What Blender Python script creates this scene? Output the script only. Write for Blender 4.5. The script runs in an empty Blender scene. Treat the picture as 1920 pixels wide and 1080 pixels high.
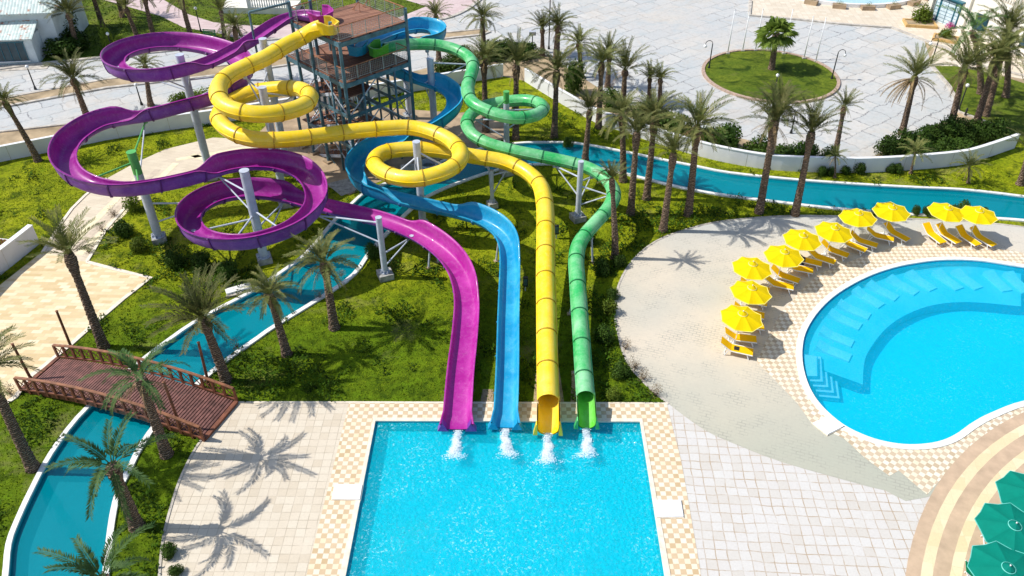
import bpy, bmesh, math, random
import numpy as np
from mathutils import Vector, Matrix
from mathutils.geometry import delaunay_2d_cdt
R = math.radians
PI = math.pi
random.seed(7)
RNG = np.random.default_rng(5)
SC = bpy.context.scene
COL = SC.collection

# ------------------------------------------------------------ camera
FPX, PITCH, CAMH = 1500.0, R(37.6), 32.0
cam_d = bpy.data.cameras.new("camera"); cam = bpy.data.objects.new("camera", cam_d); COL.objects.link(cam)
cam.location = (0, 0, CAMH); cam.rotation_euler = (PI / 2 - PITCH, 0, 0)
cam_d.sensor_width = 36; cam_d.lens = 36 * FPX / 1920; cam_d.clip_end = 2000; cam_d.clip_start = .1
SC.camera = cam
# ------------------------------------------------------------ world and sun
SUN_EL = R(50); SUN_AZ = R(-90 + 3)          # the sun stands to the left; azimuth measured from +Y, clockwise
w = bpy.data.worlds.new("World"); SC.world = w; w.use_nodes = True
nt = w.node_tree; bg = nt.nodes['Background']; sky = nt.nodes.new('ShaderNodeTexSky')
sky.sky_type = 'NISHITA'; sky.sun_disc = False; sky.sun_elevation = SUN_EL; sky.sun_rotation = SUN_AZ
nt.links.new(sky.outputs[0], bg.inputs[0]); bg.inputs[1].default_value = 0.135
sd = bpy.data.lights.new("sun", 'SUN'); sd.energy = 4.3; sd.angle = R(.5); sd.color = (1, .96, .9)
sun = bpy.data.objects.new("sun", sd); COL.objects.link(sun)
sdir = Vector((math.sin(SUN_AZ) * math.cos(SUN_EL), math.cos(SUN_AZ) * math.cos(SUN_EL), math.sin(SUN_EL)))
sun.rotation_euler = sdir.to_track_quat('Z', 'Y').to_euler()
vs = SC.view_settings
vs.view_transform = 'Standard'; vs.look = 'None'; vs.gamma = 1; vs.use_curve_mapping = False; vs.exposure = 0.20
SC.cycles.max_bounces = 8; SC.cycles.transparent_max_bounces = 12

# ------------------------------------------------------------ survey: photo measurement -> metres
def ray(px, py):
    u = (px - 960) / FPX; v = (540 - py) / FPX
    return u, math.cos(PITCH) + v * math.sin(PITCH), -math.sin(PITCH) + v * math.cos(PITCH)
def at(px, py, z=0.0):
    d = ray(px, py); t = (z - CAMH) / d[2]
    return Vector((d[0] * t, d[1] * t, z))
def aty(px, py, Y):
    d = ray(px, py); t = Y / d[1]
    return Vector((d[0] * t, Y, CAMH + d[2] * t))
def smooth(pts, n=6, closed=False):
    out = []; N = len(pts)
    rng_ = range(N if closed else N - 1)
    for i in rng_:
        if closed: p = [pts[(i + k) % N] for k in (-1, 0, 1, 2)]
        else: p = [pts[max(0, min(N - 1, i + k))] for k in (-1, 0, 1, 2)]
        for j in range(n):
            t = j / n
            out.append(tuple(.5 * (2 * p[1][c] + (p[2][c] - p[0][c]) * t + (2 * p[0][c] - 5 * p[1][c] + 4 * p[2][c] - p[3][c]) * t * t + (3 * p[1][c] - p[0][c] - 3 * p[2][c] + p[3][c]) * t ** 3) for c in range(len(p[0]))))
    if not closed: out.append(tuple(pts[-1]))
    return out
def G(pts, n=0, closed=False):
    w_ = [at(*p)[:2] for p in pts]
    return [tuple(q) for q in (smooth(w_, n, closed) if n else w_)]

# ------------------------------------------------------------ objects
def tag(o, label=None, cat=None, group=None, kind=None):
    if label: o['label'] = label
    if cat: o['category'] = cat
    if group: o['group'] = group
    if kind: o['kind'] = kind
    return o
def empty(name, loc=(0, 0, 0), rz=0, label=None, cat=None, group=None):
    o = bpy.data.objects.new(name, None); COL.objects.link(o); o.location = loc; o.rotation_euler = (0, 0, rz)
    o.empty_display_size = .3
    return tag(o, label, cat, group)
def copy_tree(o, parent=None):
    c = o.copy(); COL.objects.link(c)
    if parent: c.parent = parent
    for ch in list(o.children): copy_tree(ch, c)
    return c
class MB:
    def __init__(s): s.v = []; s.f = []
    def add(s, vs_, fs):
        b = len(s.v); s.v += [tuple(p) for p in vs_]; s.f += [tuple(i + b for i in f) for f in fs]; return s
    def box(s, c, size, rz=0, rx=0, ry=0):
        M = Matrix.Rotation(rz, 3, 'Z') @ Matrix.Rotation(ry, 3, 'Y') @ Matrix.Rotation(rx, 3, 'X'); c = Vector(c)
        x, y, z = [k / 2 for k in size]
        vs_ = [c + M @ Vector(p) for p in ((-x, -y, -z), (x, -y, -z), (x, y, -z), (-x, y, -z), (-x, -y, z), (x, -y, z), (x, y, z), (-x, y, z))]
        return s.add(vs_, [(3, 2, 1, 0), (4, 5, 6, 7), (0, 1, 5, 4), (1, 2, 6, 5), (2, 3, 7, 6), (3, 0, 4, 7)])
    def bar(s, a, b, wx=.05, wy=None):
        a = Vector(a); b = Vector(b); wy = wy or wx; d = (b - a).normalized()
        u = d.cross(Vector((0, 0, 1)))
        if u.length < .01: u = Vector((1, 0, 0))
        u.normalize(); v = u.cross(d)
        vs_ = [p + u * sx * wx / 2 + v * sy * wy / 2 for p in (a, b) for sx, sy in ((-1, -1), (1, -1), (1, 1), (-1, 1))]
        return s.add(vs_, [(3, 2, 1, 0), (4, 5, 6, 7), (0, 1, 5, 4), (1, 2, 6, 5), (2, 3, 7, 6), (3, 0, 4, 7)])
    def cyl(s, a, b, r0, r1=None, n=12, cap=True):
        a = Vector(a); b = Vector(b); r1 = r0 if r1 is None else r1; d = (b - a).normalized()
        u = d.cross(Vector((0, 0, 1)))
        if u.length < .01: u = Vector((1, 0, 0))
        u.normalize(); v = u.cross(d)
        vs_ = [p + (u * math.cos(2 * PI * i / n) + v * math.sin(2 * PI * i / n)) * r for p, r in ((a, r0), (b, r1)) for i in range(n)]
        fs = [(i, n + i, n + (i + 1) % n, (i + 1) % n) for i in range(n)]
        if cap: fs += [tuple(range(n)), tuple(range(2 * n - 1, n - 1, -1))]
        return s.add(vs_, fs)
    def lathe(s, prof, c=(0, 0, 0), n=16):
        c = Vector(c); m = len(prof)
        vs_ = [c + Vector((r * math.cos(2 * PI * i / n), r * math.sin(2 * PI * i / n), z)) for r, z in prof for i in range(n)]
        fs = [(k * n + i, k * n + (i + 1) % n, (k + 1) * n + (i + 1) % n, (k + 1) * n + i) for k in range(m - 1) for i in range(n)]
        return s.add(vs_, fs)
    def sweep(s, pts, prof, closed_prof=True, cap=True, up=Vector((0, 0, 1)), loop=False):
        """pts: list of Vector; prof: list of (side, up) or function i -> list"""
        N = len(pts); rows = []
        for i, p in enumerate(pts):
            if loop: t = pts[(i + 1) % N] - pts[i - 1]
            else: t = pts[min(N - 1, i + 1)] - pts[max(0, i - 1)]
            t = t.normalized(); sd_ = t.cross(up).normalized(); u = sd_.cross(t)
            pr = prof(i) if callable(prof) else prof
            rows.append([p + sd_ * a + u * b for a, b in pr])
        m = len(rows[0]); vs_ = [q for r in rows for q in r]; fs = []
        for i in range(N if loop else N - 1):
            j = (i + 1) % N
            for k in range(m if closed_prof else m - 1):
                l = (k + 1) % m; fs.append((i * m + k, i * m + l, j * m + l, j * m + k))
        if cap and closed_prof and not loop: fs += [tuple(range(m - 1, -1, -1)), tuple((N - 1) * m + k for k in range(m))]
        return s.add(vs_, fs)
    def build(s, name, mat, parent=None, sm=False, loc=None):
        me = bpy.data.meshes.new(name); me.from_pydata(s.v, [], s.f); me.materials.append(mat)
        if sm: me.polygons.foreach_set('use_smooth', [True] * len(me.polygons))
        me.update(); o = bpy.data.objects.new(name, me); COL.objects.link(o)
        if parent: o.parent = parent
        if loc is not None: o.location = loc
        return o
def autosmooth(o, ang=40):
    me = o.data; bm = bmesh.new(); bm.from_mesh(me)
    for e in bm.edges:
        if len(e.link_faces) == 2 and e.calc_face_angle(0) > R(ang): e.smooth = False
    bm.to_mesh(me); bm.free(); me.polygons.foreach_set('use_smooth', [True] * len(me.polygons)); return o
def tri_object(name, V, F, mat, k=3, parent=None):
    me = bpy.data.meshes.new(name); nf = len(F)
    me.vertices.add(len(V)); me.vertices.foreach_set('co', np.asarray(V, dtype=np.float32).ravel())
    me.loops.add(nf * k); me.loops.foreach_set('vertex_index', np.asarray(F, dtype=np.int32).ravel())
    me.polygons.add(nf); me.polygons.foreach_set('loop_start', np.arange(0, nf * k, k, dtype=np.int32))
    me.polygons.foreach_set('loop_total', np.full(nf, k, dtype=np.int32))
    me.materials.append(mat); me.update(calc_edges=True); me.validate()
    o = bpy.data.objects.new(name, me); COL.objects.link(o)
    if parent: o.parent = parent
    return o
def sheet(name, outer, z, mat, holes=(), kind='structure', tab=None):
    loops = [list(outer)] + [list(h) for h in holes]; v = []; ed = []
    for l in loops:
        b0 = len(v); ed += [(b0 + i, b0 + (i + 1) % len(l)) for i in range(len(l))]; v += [Vector((p[0], p[1])) for p in l]
    r = delaunay_2d_cdt(v, ed, [], 0, 1e-4)
    vo, fo = r[0], r[2]
    ce = np.array([[sum(vo[i].x for i in t) / 3, sum(vo[i].y for i in t) / 3] for t in fo]); k_ = pip(ce, loops[0])
    for h in loops[1:]: k_ &= ~pip(ce, h)
    keep = [t for t, q in zip(fo, k_) if q]
    m = MB(); fs = []
    for t in keep:
        a, b, c = [vo[i] for i in t[:3]]
        fs.append(t if (b - a).cross(c - a) > 0 else t[::-1])
    m.add([(p.x, p.y, z) for p in vo], fs)
    o = m.build(name, mat)
    return tag(o, kind=kind) if kind else o
def offset(pts, d, closed=False):
    out = []; N = len(pts)
    for i in range(N):
        a = Vector(pts[i - 1] if closed else pts[max(0, i - 1)]); b = Vector(pts[(i + 1) % N] if closed else pts[min(N - 1, i + 1)])
        t = (b - a).normalized(); out.append((pts[i][0] + t.y * d, pts[i][1] - t.x * d))
    return out
def pip(P, poly):
    x, y = P[:, 0], P[:, 1]; c = np.zeros(len(P), bool); n = len(poly)
    for i in range(n):
        x1, y1 = poly[i]; x2, y2 = poly[i - 1]
        m = ((y1 > y) != (y2 > y)) & (x < (x2 - x1) * (y - y1) / ((y2 - y1) or 1e-9) + x1)
        c ^= m
    return c

# ------------------------------------------------------------ materials
class NT:
    def __init__(s, name):
        s.m = bpy.data.materials.new(name); s.m.use_nodes = True; s.t = s.m.node_tree; s.N = s.t.nodes; s.L = s.t.links
        s.b = s.N['Principled BSDF']; s.out = s.N['Material Output']; s.co = s.n('ShaderNodeTexCoord').outputs['Object']
    def n(s, typ, **kw):
        o = s.N.new(typ)
        for k, v in kw.items(): setattr(o, k, v)
        return o
    def set(s, node, **kw):
        for k, v in kw.items():
            k = k.replace('_', ' ')
            if hasattr(v, 'is_linked') or isinstance(v, bpy.types.NodeSocket): s.L.new(v, node.inputs[k])
            else: node.inputs[k].default_value = v
        return node
    def noise(s, scale, detail=3, rough=.55, vec=None, dist=0):
        n_ = s.n('ShaderNodeTexNoise'); s.L.new(vec or s.co, n_.inputs['Vector'])
        n_.inputs['Scale'].default_value = scale; n_.inputs['Detail'].default_value = detail; n_.inputs['Roughness'].default_value = rough; n_.inputs['Distortion'].default_value = dist
        return n_.outputs['Fac']
    def ramp(s, fac, *st, interp='LINEAR'):
        r = s.n('ShaderNodeValToRGB'); s.L.new(fac, r.inputs[0]); e = r.color_ramp.elements; r.color_ramp.interpolation = interp
        while len(e) < len(st): e.new(.5)
        for el, (p, c) in zip(e, st): el.position = p; el.color = (*(c if hasattr(c, '__len__') else (c,) * 3), 1)
        return r.outputs[0]
    def mix(s, f, a, b, mode='MIX'):
        m = s.n('ShaderNodeMix', data_type='RGBA', blend_type=mode)
        for i, v in ((0, f), (6, a), (7, b)):
            if isinstance(v, bpy.types.NodeSocket): s.L.new(v, m.inputs[i])
            else: m.inputs[i].default_value = (*v, 1) if hasattr(v, '__len__') else v
        return m.outputs[2]
    def math(s, op, a, b=0.0, c=None):
        m = s.n('ShaderNodeMath', operation=op)
        for i, v in enumerate((a, b) if c is None else (a, b, c)):
            if isinstance(v, bpy.types.NodeSocket): s.L.new(v, m.inputs[i])
            else: m.inputs[i].default_value = v
        return m.outputs[0]
    def mapping(s, rot=0, scale=(1, 1, 1), loc=(0, 0, 0), vec=None):
        m = s.n('ShaderNodeMapping'); s.L.new(vec or s.co, m.inputs[0]); m.inputs['Rotation'].default_value = (0, 0, rot); m.inputs['Scale'].default_value = scale; m.inputs['Location'].default_value = loc
        return m.outputs[0]
    def bump(s, h, strength=.3, dist=.02):
        b = s.n('ShaderNodeBump'); s.L.new(h, b.inputs['Height']); b.inputs['Strength'].default_value = strength; b.inputs['Distance'].default_value = dist
        s.L.new(b.outputs[0], s.b.inputs['Normal']); return b.outputs[0]
    def fin(s, color=None, rough=.8, metal=0, spec=.5, coat=0):
        b = s.b
        if color is not None:
            if isinstance(color, bpy.types.NodeSocket): s.L.new(color, b.inputs['Base Color'])
            else: b.inputs['Base Color'].default_value = (*color, 1)
        if isinstance(rough, bpy.types.NodeSocket): s.L.new(rough, b.inputs['Roughness'])
        else: b.inputs['Roughness'].default_value = rough
        b.inputs['Metallic'].default_value = metal; b.inputs['Specular IOR Level'].default_value = spec; b.inputs['Coat Weight'].default_value = coat
        return s.m
def plain(name, c, rough=.6, var=.15, scale=4, metal=0, spec=.5, coat=0, bump=0):
    t = NT(name); f = t.noise(scale, 5, .6)
    d = tuple(k * (1 - var * 1.6) for k in c); l = tuple(min(1, k * (1 + var)) for k in c)
    if bump: t.bump(t.noise(scale * 6, 4), bump, .02)
    return t.fin(t.ramp(f, (.3, d), (.7, l)), rough, metal, spec, coat)
def tiles(name, cols, size, rot=0, grout=(.5, .45, .38), gw=.04, check=None, offs=0, aspect=1, dirt=None, rough=.75, stain=.25, wob=0):
    """square tiles laid in the world: each tile takes its own tone; optional second colour set in a checkerboard"""
    t = NT(name); v = t.mapping(rot, (1 / size / aspect, 1 / size, 1))
    if wob:
        nz = t.n('ShaderNodeTexNoise'); t.L.new(t.co, nz.inputs[0]); nz.inputs['Scale'].default_value = .8
        mm = t.n('ShaderNodeVectorMath', operation='MULTIPLY_ADD'); t.L.new(nz.outputs['Color'], mm.inputs[0]); mm.inputs[1].default_value = (wob,) * 3; t.L.new(v, mm.inputs[2]); v = mm.outputs[0]
    sep = t.n('ShaderNodeSeparateXYZ'); t.L.new(v, sep.inputs[0]); x, y = sep.outputs[0], sep.outputs[1]
    fy = t.math('FLOOR', y)
    if offs: x = t.math('ADD', x, t.math('MULTIPLY', fy, offs))
    fx = t.math('FLOOR', x); rx = t.math('FRACT', x); ry = t.math('FRACT', y)
    cm = t.n('ShaderNodeCombineXYZ'); t.L.new(fx, cm.inputs[0]); t.L.new(fy, cm.inputs[1])
    wn = t.n('ShaderNodeTexWhiteNoise', noise_dimensions='2D'); t.L.new(cm.outputs[0], wn.inputs['Vector'])
    k = len(cols); st = [(i / max(1, k - 1) if k > 1 else 0, c) for i, c in enumerate(cols)]
    c = t.ramp(wn.outputs[0], *st) if k > 1 else t.ramp(wn.outputs[0], (0, cols[0]), (1, cols[0]))
    if check:
        par = t.math('MODULO', t.math('ABSOLUTE', t.math('ADD', fx, fy)), 2)
        kk = len(check); c2 = t.ramp(wn.outputs[0], *[(i / max(1, kk - 1), q) for i, q in enumerate(check)])
        c = t.mix(par, c, c2)
    ex = t.math('MINIMUM', rx, t.math('SUBTRACT', 1, rx)); ey = t.math('MINIMUM', ry, t.math('SUBTRACT', 1, ry))
    e = t.math('MINIMUM', t.math('MULTIPLY', ex, aspect), ey)
    g = t.math('LESS_THAN', e, gw)
    brk = t.ramp(t.noise(.8, 6, .8), (.38, .12), (.60, 1))
    c = t.mix(t.math('MULTIPLY', g, brk), c, grout)
    c = t.mix(t.ramp(t.noise(.35, 6, .65), (.45, 0), (.75, stain)), c, dirt or tuple(q * .6 for q in cols[0]))
    c = t.mix(t.ramp(t.noise(9, 4, .7), (.3, .16), (.7, 0)), c, (.25, .22, .18))
    t.bump(t.math('SUBTRACT', 1, g), .4, .01)
    return t.fin(c, rough)
M = {}
# lawn: bright yellow green with dark and worn patches
def grass_mat(name, a, b, dk, soil, soilamt=.0, sc=1.0, deep=None):
    t = NT(name); c = t.ramp(t.noise(.45 * sc, 6, .7), (.34, a), (.66, b))
    if deep:
        # the lusher, longer grass between the last slide bend and the splash pool
        sep = t.n('ShaderNodeSeparateXYZ'); t.L.new(t.co, sep.inputs[0])
        k = t.ramp(t.math('ADD', t.math('MULTIPLY', t.math('SUBTRACT', 46.0, sep.outputs[1]), .06), t.math('MULTIPLY', t.noise(.3, 5, .7), .6)), (.45, 0), (.85, .8)); c = t.mix(k, c, t.ramp(t.noise(1.6, 7, .8), (.35, tuple(q * .55 for q in deep)), (.65, tuple(q * 1.55 for q in deep))))
    c = t.mix(t.ramp(t.noise(.9 * sc, 7, .75, dist=.5), (.47, 0), (.62, .9)), c, dk)
    c = t.mix(t.ramp(t.noise(4, 5, .8), (.48, 0), (.68, .7)), c, dk)
    c = t.mix(t.ramp(t.noise(.22, 5, .7), (.56, 0), (.76, soilamt)), c, soil)
    t.bump(t.noise(14, 4, .8), .8, .06)
    return t.fin(c, .9, spec=.1)
M['lawn'] = grass_mat('lawn_grass', (.16, .22, .004), (.38, .39, .012), (.03, .06, .002), (.30, .24, .12), .6, deep=(.075, .145, .004))
M['lawn_far'] = grass_mat('far_lawn_grass', (.07, .12, .010), (.19, .23, .02), (.02, .045, .004), (.26, .20, .10), .45, .5)
M['blade'] = plain('grass_blade', (.24, .32, .010), .8, .5, .45, spec=.1)
M['blade_dk'] = plain('ground_cover_leaf', (.045, .095, .005), .8, .6, 1.3, spec=.1)
def leafm(name, a, b, sc=2.0):
    t = NT(name); oi = t.n('ShaderNodeObjectInfo')
    c = t.ramp(t.noise(sc, 4, .7), (.3, a), (.7, b))
    hv = t.n('ShaderNodeHueSaturation'); t.L.new(c, hv.inputs['Color']); t.L.new(t.math('MULTIPLY_ADD', oi.outputs['Random'], .6, .7), hv.inputs['Value'])
    t.fin(hv.outputs[0], .6, spec=.15)
    tr = t.n('ShaderNodeBsdfTranslucent'); t.L.new(hv.outputs[0], tr.inputs[0]); ms = t.n('ShaderNodeMixShader'); ms.inputs[0].default_value = .22
    t.L.new(t.b.outputs[0], ms.inputs[1]); t.L.new(tr.outputs[0], ms.inputs[2]); t.L.new(ms.outputs[0], t.out.inputs[0])
    return t.m
M['frond'] = leafm('palm_frond', (.06, .10, .02), (.24, .22, .075), 1.6)
M['frond_green'] = leafm('fresh_palm_frond', (.035, .10, .03), (.13, .21, .06))
M['frond_fan'] = leafm('fan_palm_leaf', (.12, .20, .02), (.36, .46, .10))
M['deadfrond'] = plain('dry_frond', (.30, .20, .09), .8, .4, 3)
M['shrub'] = leafm('hedge_leaf', (.02, .055, .006), (.09, .15, .02), 1.2)
M['shrub_lt'] = leafm('light_shrub_leaf', (.07, .13, .01), (.22, .27, .03), 1.2)
M['dry'] = plain('dry_shrub_twigs', (.26, .19, .11), .85, .4, 2)
M['pink'] = plain('pink_flowers', (.5, .02, .2), .7, .3, 4)
def trunk_mat():
    t = NT('palm_bark'); v = t.mapping(0, (1, 1, 1))
    wv = t.n('ShaderNodeTexWave', wave_type='BANDS', bands_direction='Z'); t.L.new(v, wv.inputs[0]); wv.inputs['Scale'].default_value = 2.6; wv.inputs['Distortion'].default_value = 5; wv.inputs['Detail'].default_value = 3; wv.inputs['Detail Scale'].default_value = 3
    c = t.mix(wv.outputs['Fac'], (.10, .065, .045), (.44, .31, .22)); c = t.mix(t.ramp(t.noise(9, 4, .8), (.4, 0), (.7, .6)), c, (.06, .045, .03))
    t.bump(wv.outputs['Fac'], 1, .08); return t.fin(c, .95, spec=.1)
M['bark'] = trunk_mat()
# paving
M['soil'] = plain('sandy_soil', (.42, .32, .20), .95, .3, .5, spec=.1, bump=.4)
M['brown_pad'] = plain('brown_earth_paving', (.40, .29, .18), .9, .25, .8, bump=.3)
M['slab_left'] = tiles('cream_slabs', [(.61, .52, .39), (.69, .61, .48), (.66, .57, .44)], .46, 0, (.42, .35, .25), .035, wob=.15, stain=.2, dirt=(.5, .43, .32))
M['slab_right'] = tiles('white_slabs', [(.59, .55, .49), (.64, .62, .58), (.62, .59, .55)], .52, R(3), (.42, .31, .20), .045, offs=0, wob=.4, stain=.25, dirt=(.55, .5, .42))
M['checker'] = tiles('checker_pool_tiles', [(.55, .39, .21), (.66, .50, .31), (.60, .44, .27)], .27, 0, (.55, .45, .32), .03, check=[(.80, .66, .44), (.84, .76, .60), (.82, .70, .52)], stain=.2, dirt=(.60, .40, .18))
M['checker_diag'] = tiles('diamond_pool_tiles', [(.50, .38, .24), (.62, .49, .34), (.56, .44, .30)], .27, R(45), (.6, .5, .38), .03, check=[(.80, .70, .50), (.84, .77, .63)], stain=.2, dirt=(.58, .44, .26))
def sand_deck():
    t = NT('stamped_deck'); g = t.noise(.12, 3, .5)
    c = t.ramp(g, (.35, (.52, .50, .42)), (.65, (.70, .60, .46)))
    # greenish, tiled half towards the near end
    sep = t.n('ShaderNodeSeparateXYZ'); t.L.new(t.co, sep.inputs[0])
    c = t.mix(t.ramp(t.math('MULTIPLY', t.math('SUBTRACT', 36.0, sep.outputs[1]), .09), (0, 0), (.75, .85)), c, (.42, .43, .34))
    c = t.mix(t.ramp(t.math('MULTIPLY', t.math('SUBTRACT', sep.outputs[1], 44.0), .12), (0, 0), (.8, .7)), c, (.50, .52, .50))
    b = t.n('ShaderNodeTexBrick'); t.L.new(t.mapping(R(20)), b.inputs[0]); b.inputs['Scale'].default_value = 1.2; b.inputs['Mortar Size'].default_value = .03
    for k, q in (('Color1', 1), ('Color2', 1), ('Mortar', 0)): b.inputs[k].default_value = (q, q, q, 1)
    mk = t.math('MULTIPLY', t.math('SUBTRACT', 1, b.outputs['Color']), t.ramp(t.noise(.5, 4, .8), (.47, .04), (.62, .6)))
    c = t.mix(mk, c, (.28, .27, .23))
    c = t.mix(t.ramp(t.noise(3, 6, .8), (.4, .18), (.7, 0)), c, (.35, .32, .28)); t.bump(t.noise(20, 3), .25, .01)
    return t.fin(c, .85, spec=.25)
M['deck'] = sand_deck()
M['plaza_left'] = tiles('yellow_pavers', [(.62, .46, .23), (.76, .60, .34), (.84, .72, .48)], .3, R(4), (.62, .50, .33), .04, offs=.5, aspect=2.2, stain=.2, dirt=(.55, .38, .18), wob=.1)
M['path'] = tiles('path_pavers', [(.62, .52, .38), (.72, .62, .46), (.66, .56, .41)], .4, R(30), (.5, .42, .3), .03, offs=.5, aspect=2, stain=.3, dirt=(.45, .38, .26))
M['path_band'] = plain('yellow_path_band', (.80, .70, .46), .85, .12, 2)
M['path_tan'] = plain('tan_path_band', (.58, .48, .36), .85, .15, 2)
M['ring_tan'] = plain('tan_terrace_stone', (.54, .39, .26), .8, .12, 1.2, bump=.1)
M['ring_cream'] = tiles('cream_terrace_stone', [(.74, .60, .35), (.80, .70, .46)], .9, R(10), (.7, .55, .32), .01, stain=.3, dirt=(.66, .48, .24), wob=.5)
def plaza_mat():
    t = NT('concrete_plaza'); b = t.n('ShaderNodeTexBrick'); b.offset = .5; v = t.mapping(R(-38))
    nz = t.n('ShaderNodeTexNoise'); t.L.new(t.co, nz.inputs[0]); nz.inputs['Scale'].default_value = .5; nz.inputs['Detail'].default_value = 6; nz.inputs['Roughness'].default_value = .7
    mm = t.n('ShaderNodeVectorMath', operation='MULTIPLY_ADD'); t.L.new(nz.outputs['Color'], mm.inputs[0]); mm.inputs[1].default_value = (1.5, 1.5, 0); t.L.new(v, mm.inputs[2])
    t.L.new(mm.outputs[0], b.inputs[0]); b.inputs['Scale'].default_value = 1; b.inputs['Brick Width'].default_value = 3.0; b.inputs['Row Height'].default_value = 1.9; b.inputs['Mortar Size'].default_value = .07; b.inputs['Mortar Smooth'].default_value = .8
    b.inputs['Color1'].default_value = (.58, .56, .52, 1); b.inputs['Color2'].default_value = (.46, .48, .48, 1); b.inputs['Mortar'].default_value = (.15, .15, .16, 1)
    base = t.ramp(t.noise(.12, 5, .6), (.35, (.48, .48, .47)), (.65, (.55, .51, .45)))
    msk = t.ramp(t.noise(.07, 4, .6), (.40, .2), (.56, .9))
    c = t.mix(msk, base, b.outputs['Color'])
    c = t.mix(t.ramp(t.noise(.4, 7, .8), (.48, 0), (.62, .55)), c, (.40, .45, .46))
    c = t.mix(t.ramp(t.noise(.22, 7, .75, dist=1), (.52, 0), (.66, .5)), c, (.52, .45, .37))
    c = t.mix(t.ramp(t.noise(2.3, 6, .85), (.5, 0), (.7, .5)), c, (.30, .28, .26)); t.bump(t.noise(8, 4), .3, .01)
    return t.fin(c, .9, spec=.2)
M['plaza'] = plaza_mat()
M['pinkpave'] = tiles('pink_pavers', [(.56, .42, .40), (.66, .52, .50)], .5, R(10), (.42, .32, .30), .03, offs=.5, aspect=2)
M['terrace'] = tiles('beige_forecourt', [(.66, .56, .42), (.76, .67, .53)], .6, R(5), (.55, .45, .33), .04)
M['kerb'] = plain('kerb_stone', (.52, .47, .40), .85, .25, 2)
M['ring_kerb'] = plain('brown_brick_kerb', (.46, .33, .25), .85, .3, 5)
M['coping_w'] = plain('white_coping', (.80, .79, .74), .6, .10, 3)
M['coping_c'] = plain('cream_coping', (.80, .70, .56), .6, .12, 3)
M['white'] = plain('white_paint', (.80, .80, .79), .5, .05, 2)
def wall_mat():
    t = NT('white_rendered_wall'); c = t.ramp(t.noise(.6, 4), (.3, (.66, .65, .67)), (.7, (.80, .79, .79)))
    c = t.mix(t.ramp(t.noise(2.2, 6, .8), (.6, 0), (.8, .35)), c, (.45, .42, .38)); return t.fin(c, .85, spec=.2)
M['wall'] = wall_mat()
M['concrete'] = plain('pedestal_concrete', (.38, .37, .34), .9, .3, 3, bump=.5)
# slides: gel-coated fibreglass with scuffs and faded patches
def gel(name, c, fade, rough=.30, amt=.8):
    t = NT(name); k = t.ramp(t.noise(.55, 6, .75), (.40, 0), (.66, amt)); col = t.mix(k, c, fade)
    st = t.noise(2.2, 7, .85, dist=1.5); col = t.mix(t.ramp(st, (.50, 0), (.70, .45)), col, tuple(min(1, q * .75 + .16) for q in fade))
    col = t.mix(t.ramp(t.noise(1.3, 6, .8, vec=t.mapping(0, (1, 1, .3), (9, 4, 2))), (.55, 0), (.78, .5)), col, tuple(q * .45 for q in c))
    t.bump(t.noise(4, 3), .1, .012)
    return t.fin(col, t.math('MULTIPLY_ADD', k, .35, rough), coat=.15, spec=.45)
M['plum'] = gel('plum_gelcoat', (.26, .007, .21), (.38, .03, .32)); M['purple'] = gel('magenta_gelcoat', (.36, .008, .24), (.50, .04, .36))
M['purple_out'] = gel('violet_gelcoat', (.15, .025, .30), (.26, .09, .42), .45)
M['yellow'] = gel('yellow_gelcoat', (.90, .62, .003), (.90, .68, .10), amt=.6)
M['blue'] = gel('blue_gelcoat', (.004, .27, .50), (.03, .42, .62))
M['green'] = gel('green_gelcoat', (.03, .42, .10), (.30, .62, .34))
M['green_in'] = gel('lime_gelcoat', (.10, .50, .03), (.20, .60, .12))
M['joint_p'] = plain('violet_joint', (.10, .01, .16), .5); M['joint_y'] = plain('ochre_joint', (.45, .27, .01), .5)
M['joint_b'] = plain('blue_joint', (.01, .20, .42), .5); M['joint_g'] = plain('dark_green_joint', (.01, .17, .05), .5)
M['steel'] = plain('painted_grey_steel', (.50, .54, .62), .45, .12, 2, spec=.5)
M['steel_green'] = plain('green_paint', (.10, .42, .10), .45, .15, 3)
M['tower'] = plain('teal_tower_steel', (.075, .17, .22), .45, .3, 2)
M['rail'] = plain('galvanised_rail', (.36, .38, .38), .45, .2, 4, metal=.3)
M['rust'] = plain('rusty_rail', (.38, .16, .08), .7, .3, 5)
def planks(name, a, b, wd, rot, gap=(.03, .015, .01), gwid=.14):
    t = NT(name); v = t.mapping(rot); sep = t.n('ShaderNodeSeparateXYZ'); t.L.new(v, sep.inputs[0])
    y = t.math('DIVIDE', sep.outputs[1], wd); fy = t.math('FLOOR', y); fr = t.math('FRACT', y)
    wn = t.n('ShaderNodeTexWhiteNoise', noise_dimensions='1D'); t.L.new(fy, wn.inputs['W'])
    c = t.mix(wn.outputs[0], a, b); c = t.mix(t.ramp(t.noise(1, 5, .8, vec=t.mapping(rot, (1, 8, 1))), (.4, 0), (.7, .5)), c, tuple(k * .5 for k in a))
    c = t.mix(t.math('LESS_THAN', fr, gwid), c, gap); return t.fin(c, .75, spec=.3)
M['tdeck'] = planks('tower_deck_planks', (.24, .11, .07), (.38, .19, .12), .28, R(10))
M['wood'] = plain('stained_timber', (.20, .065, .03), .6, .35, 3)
M['wood_lt'] = plain('pale_handrail_timber', (.27, .11, .05), .6, .3, 3)  # lighter brown timber for handrails, braces, pole caps and pickets
M['plankwood'] = plain('bridge_plank', (.20, .085, .07), .7, .35, 2.5)
M['umb_y'] = None
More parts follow.
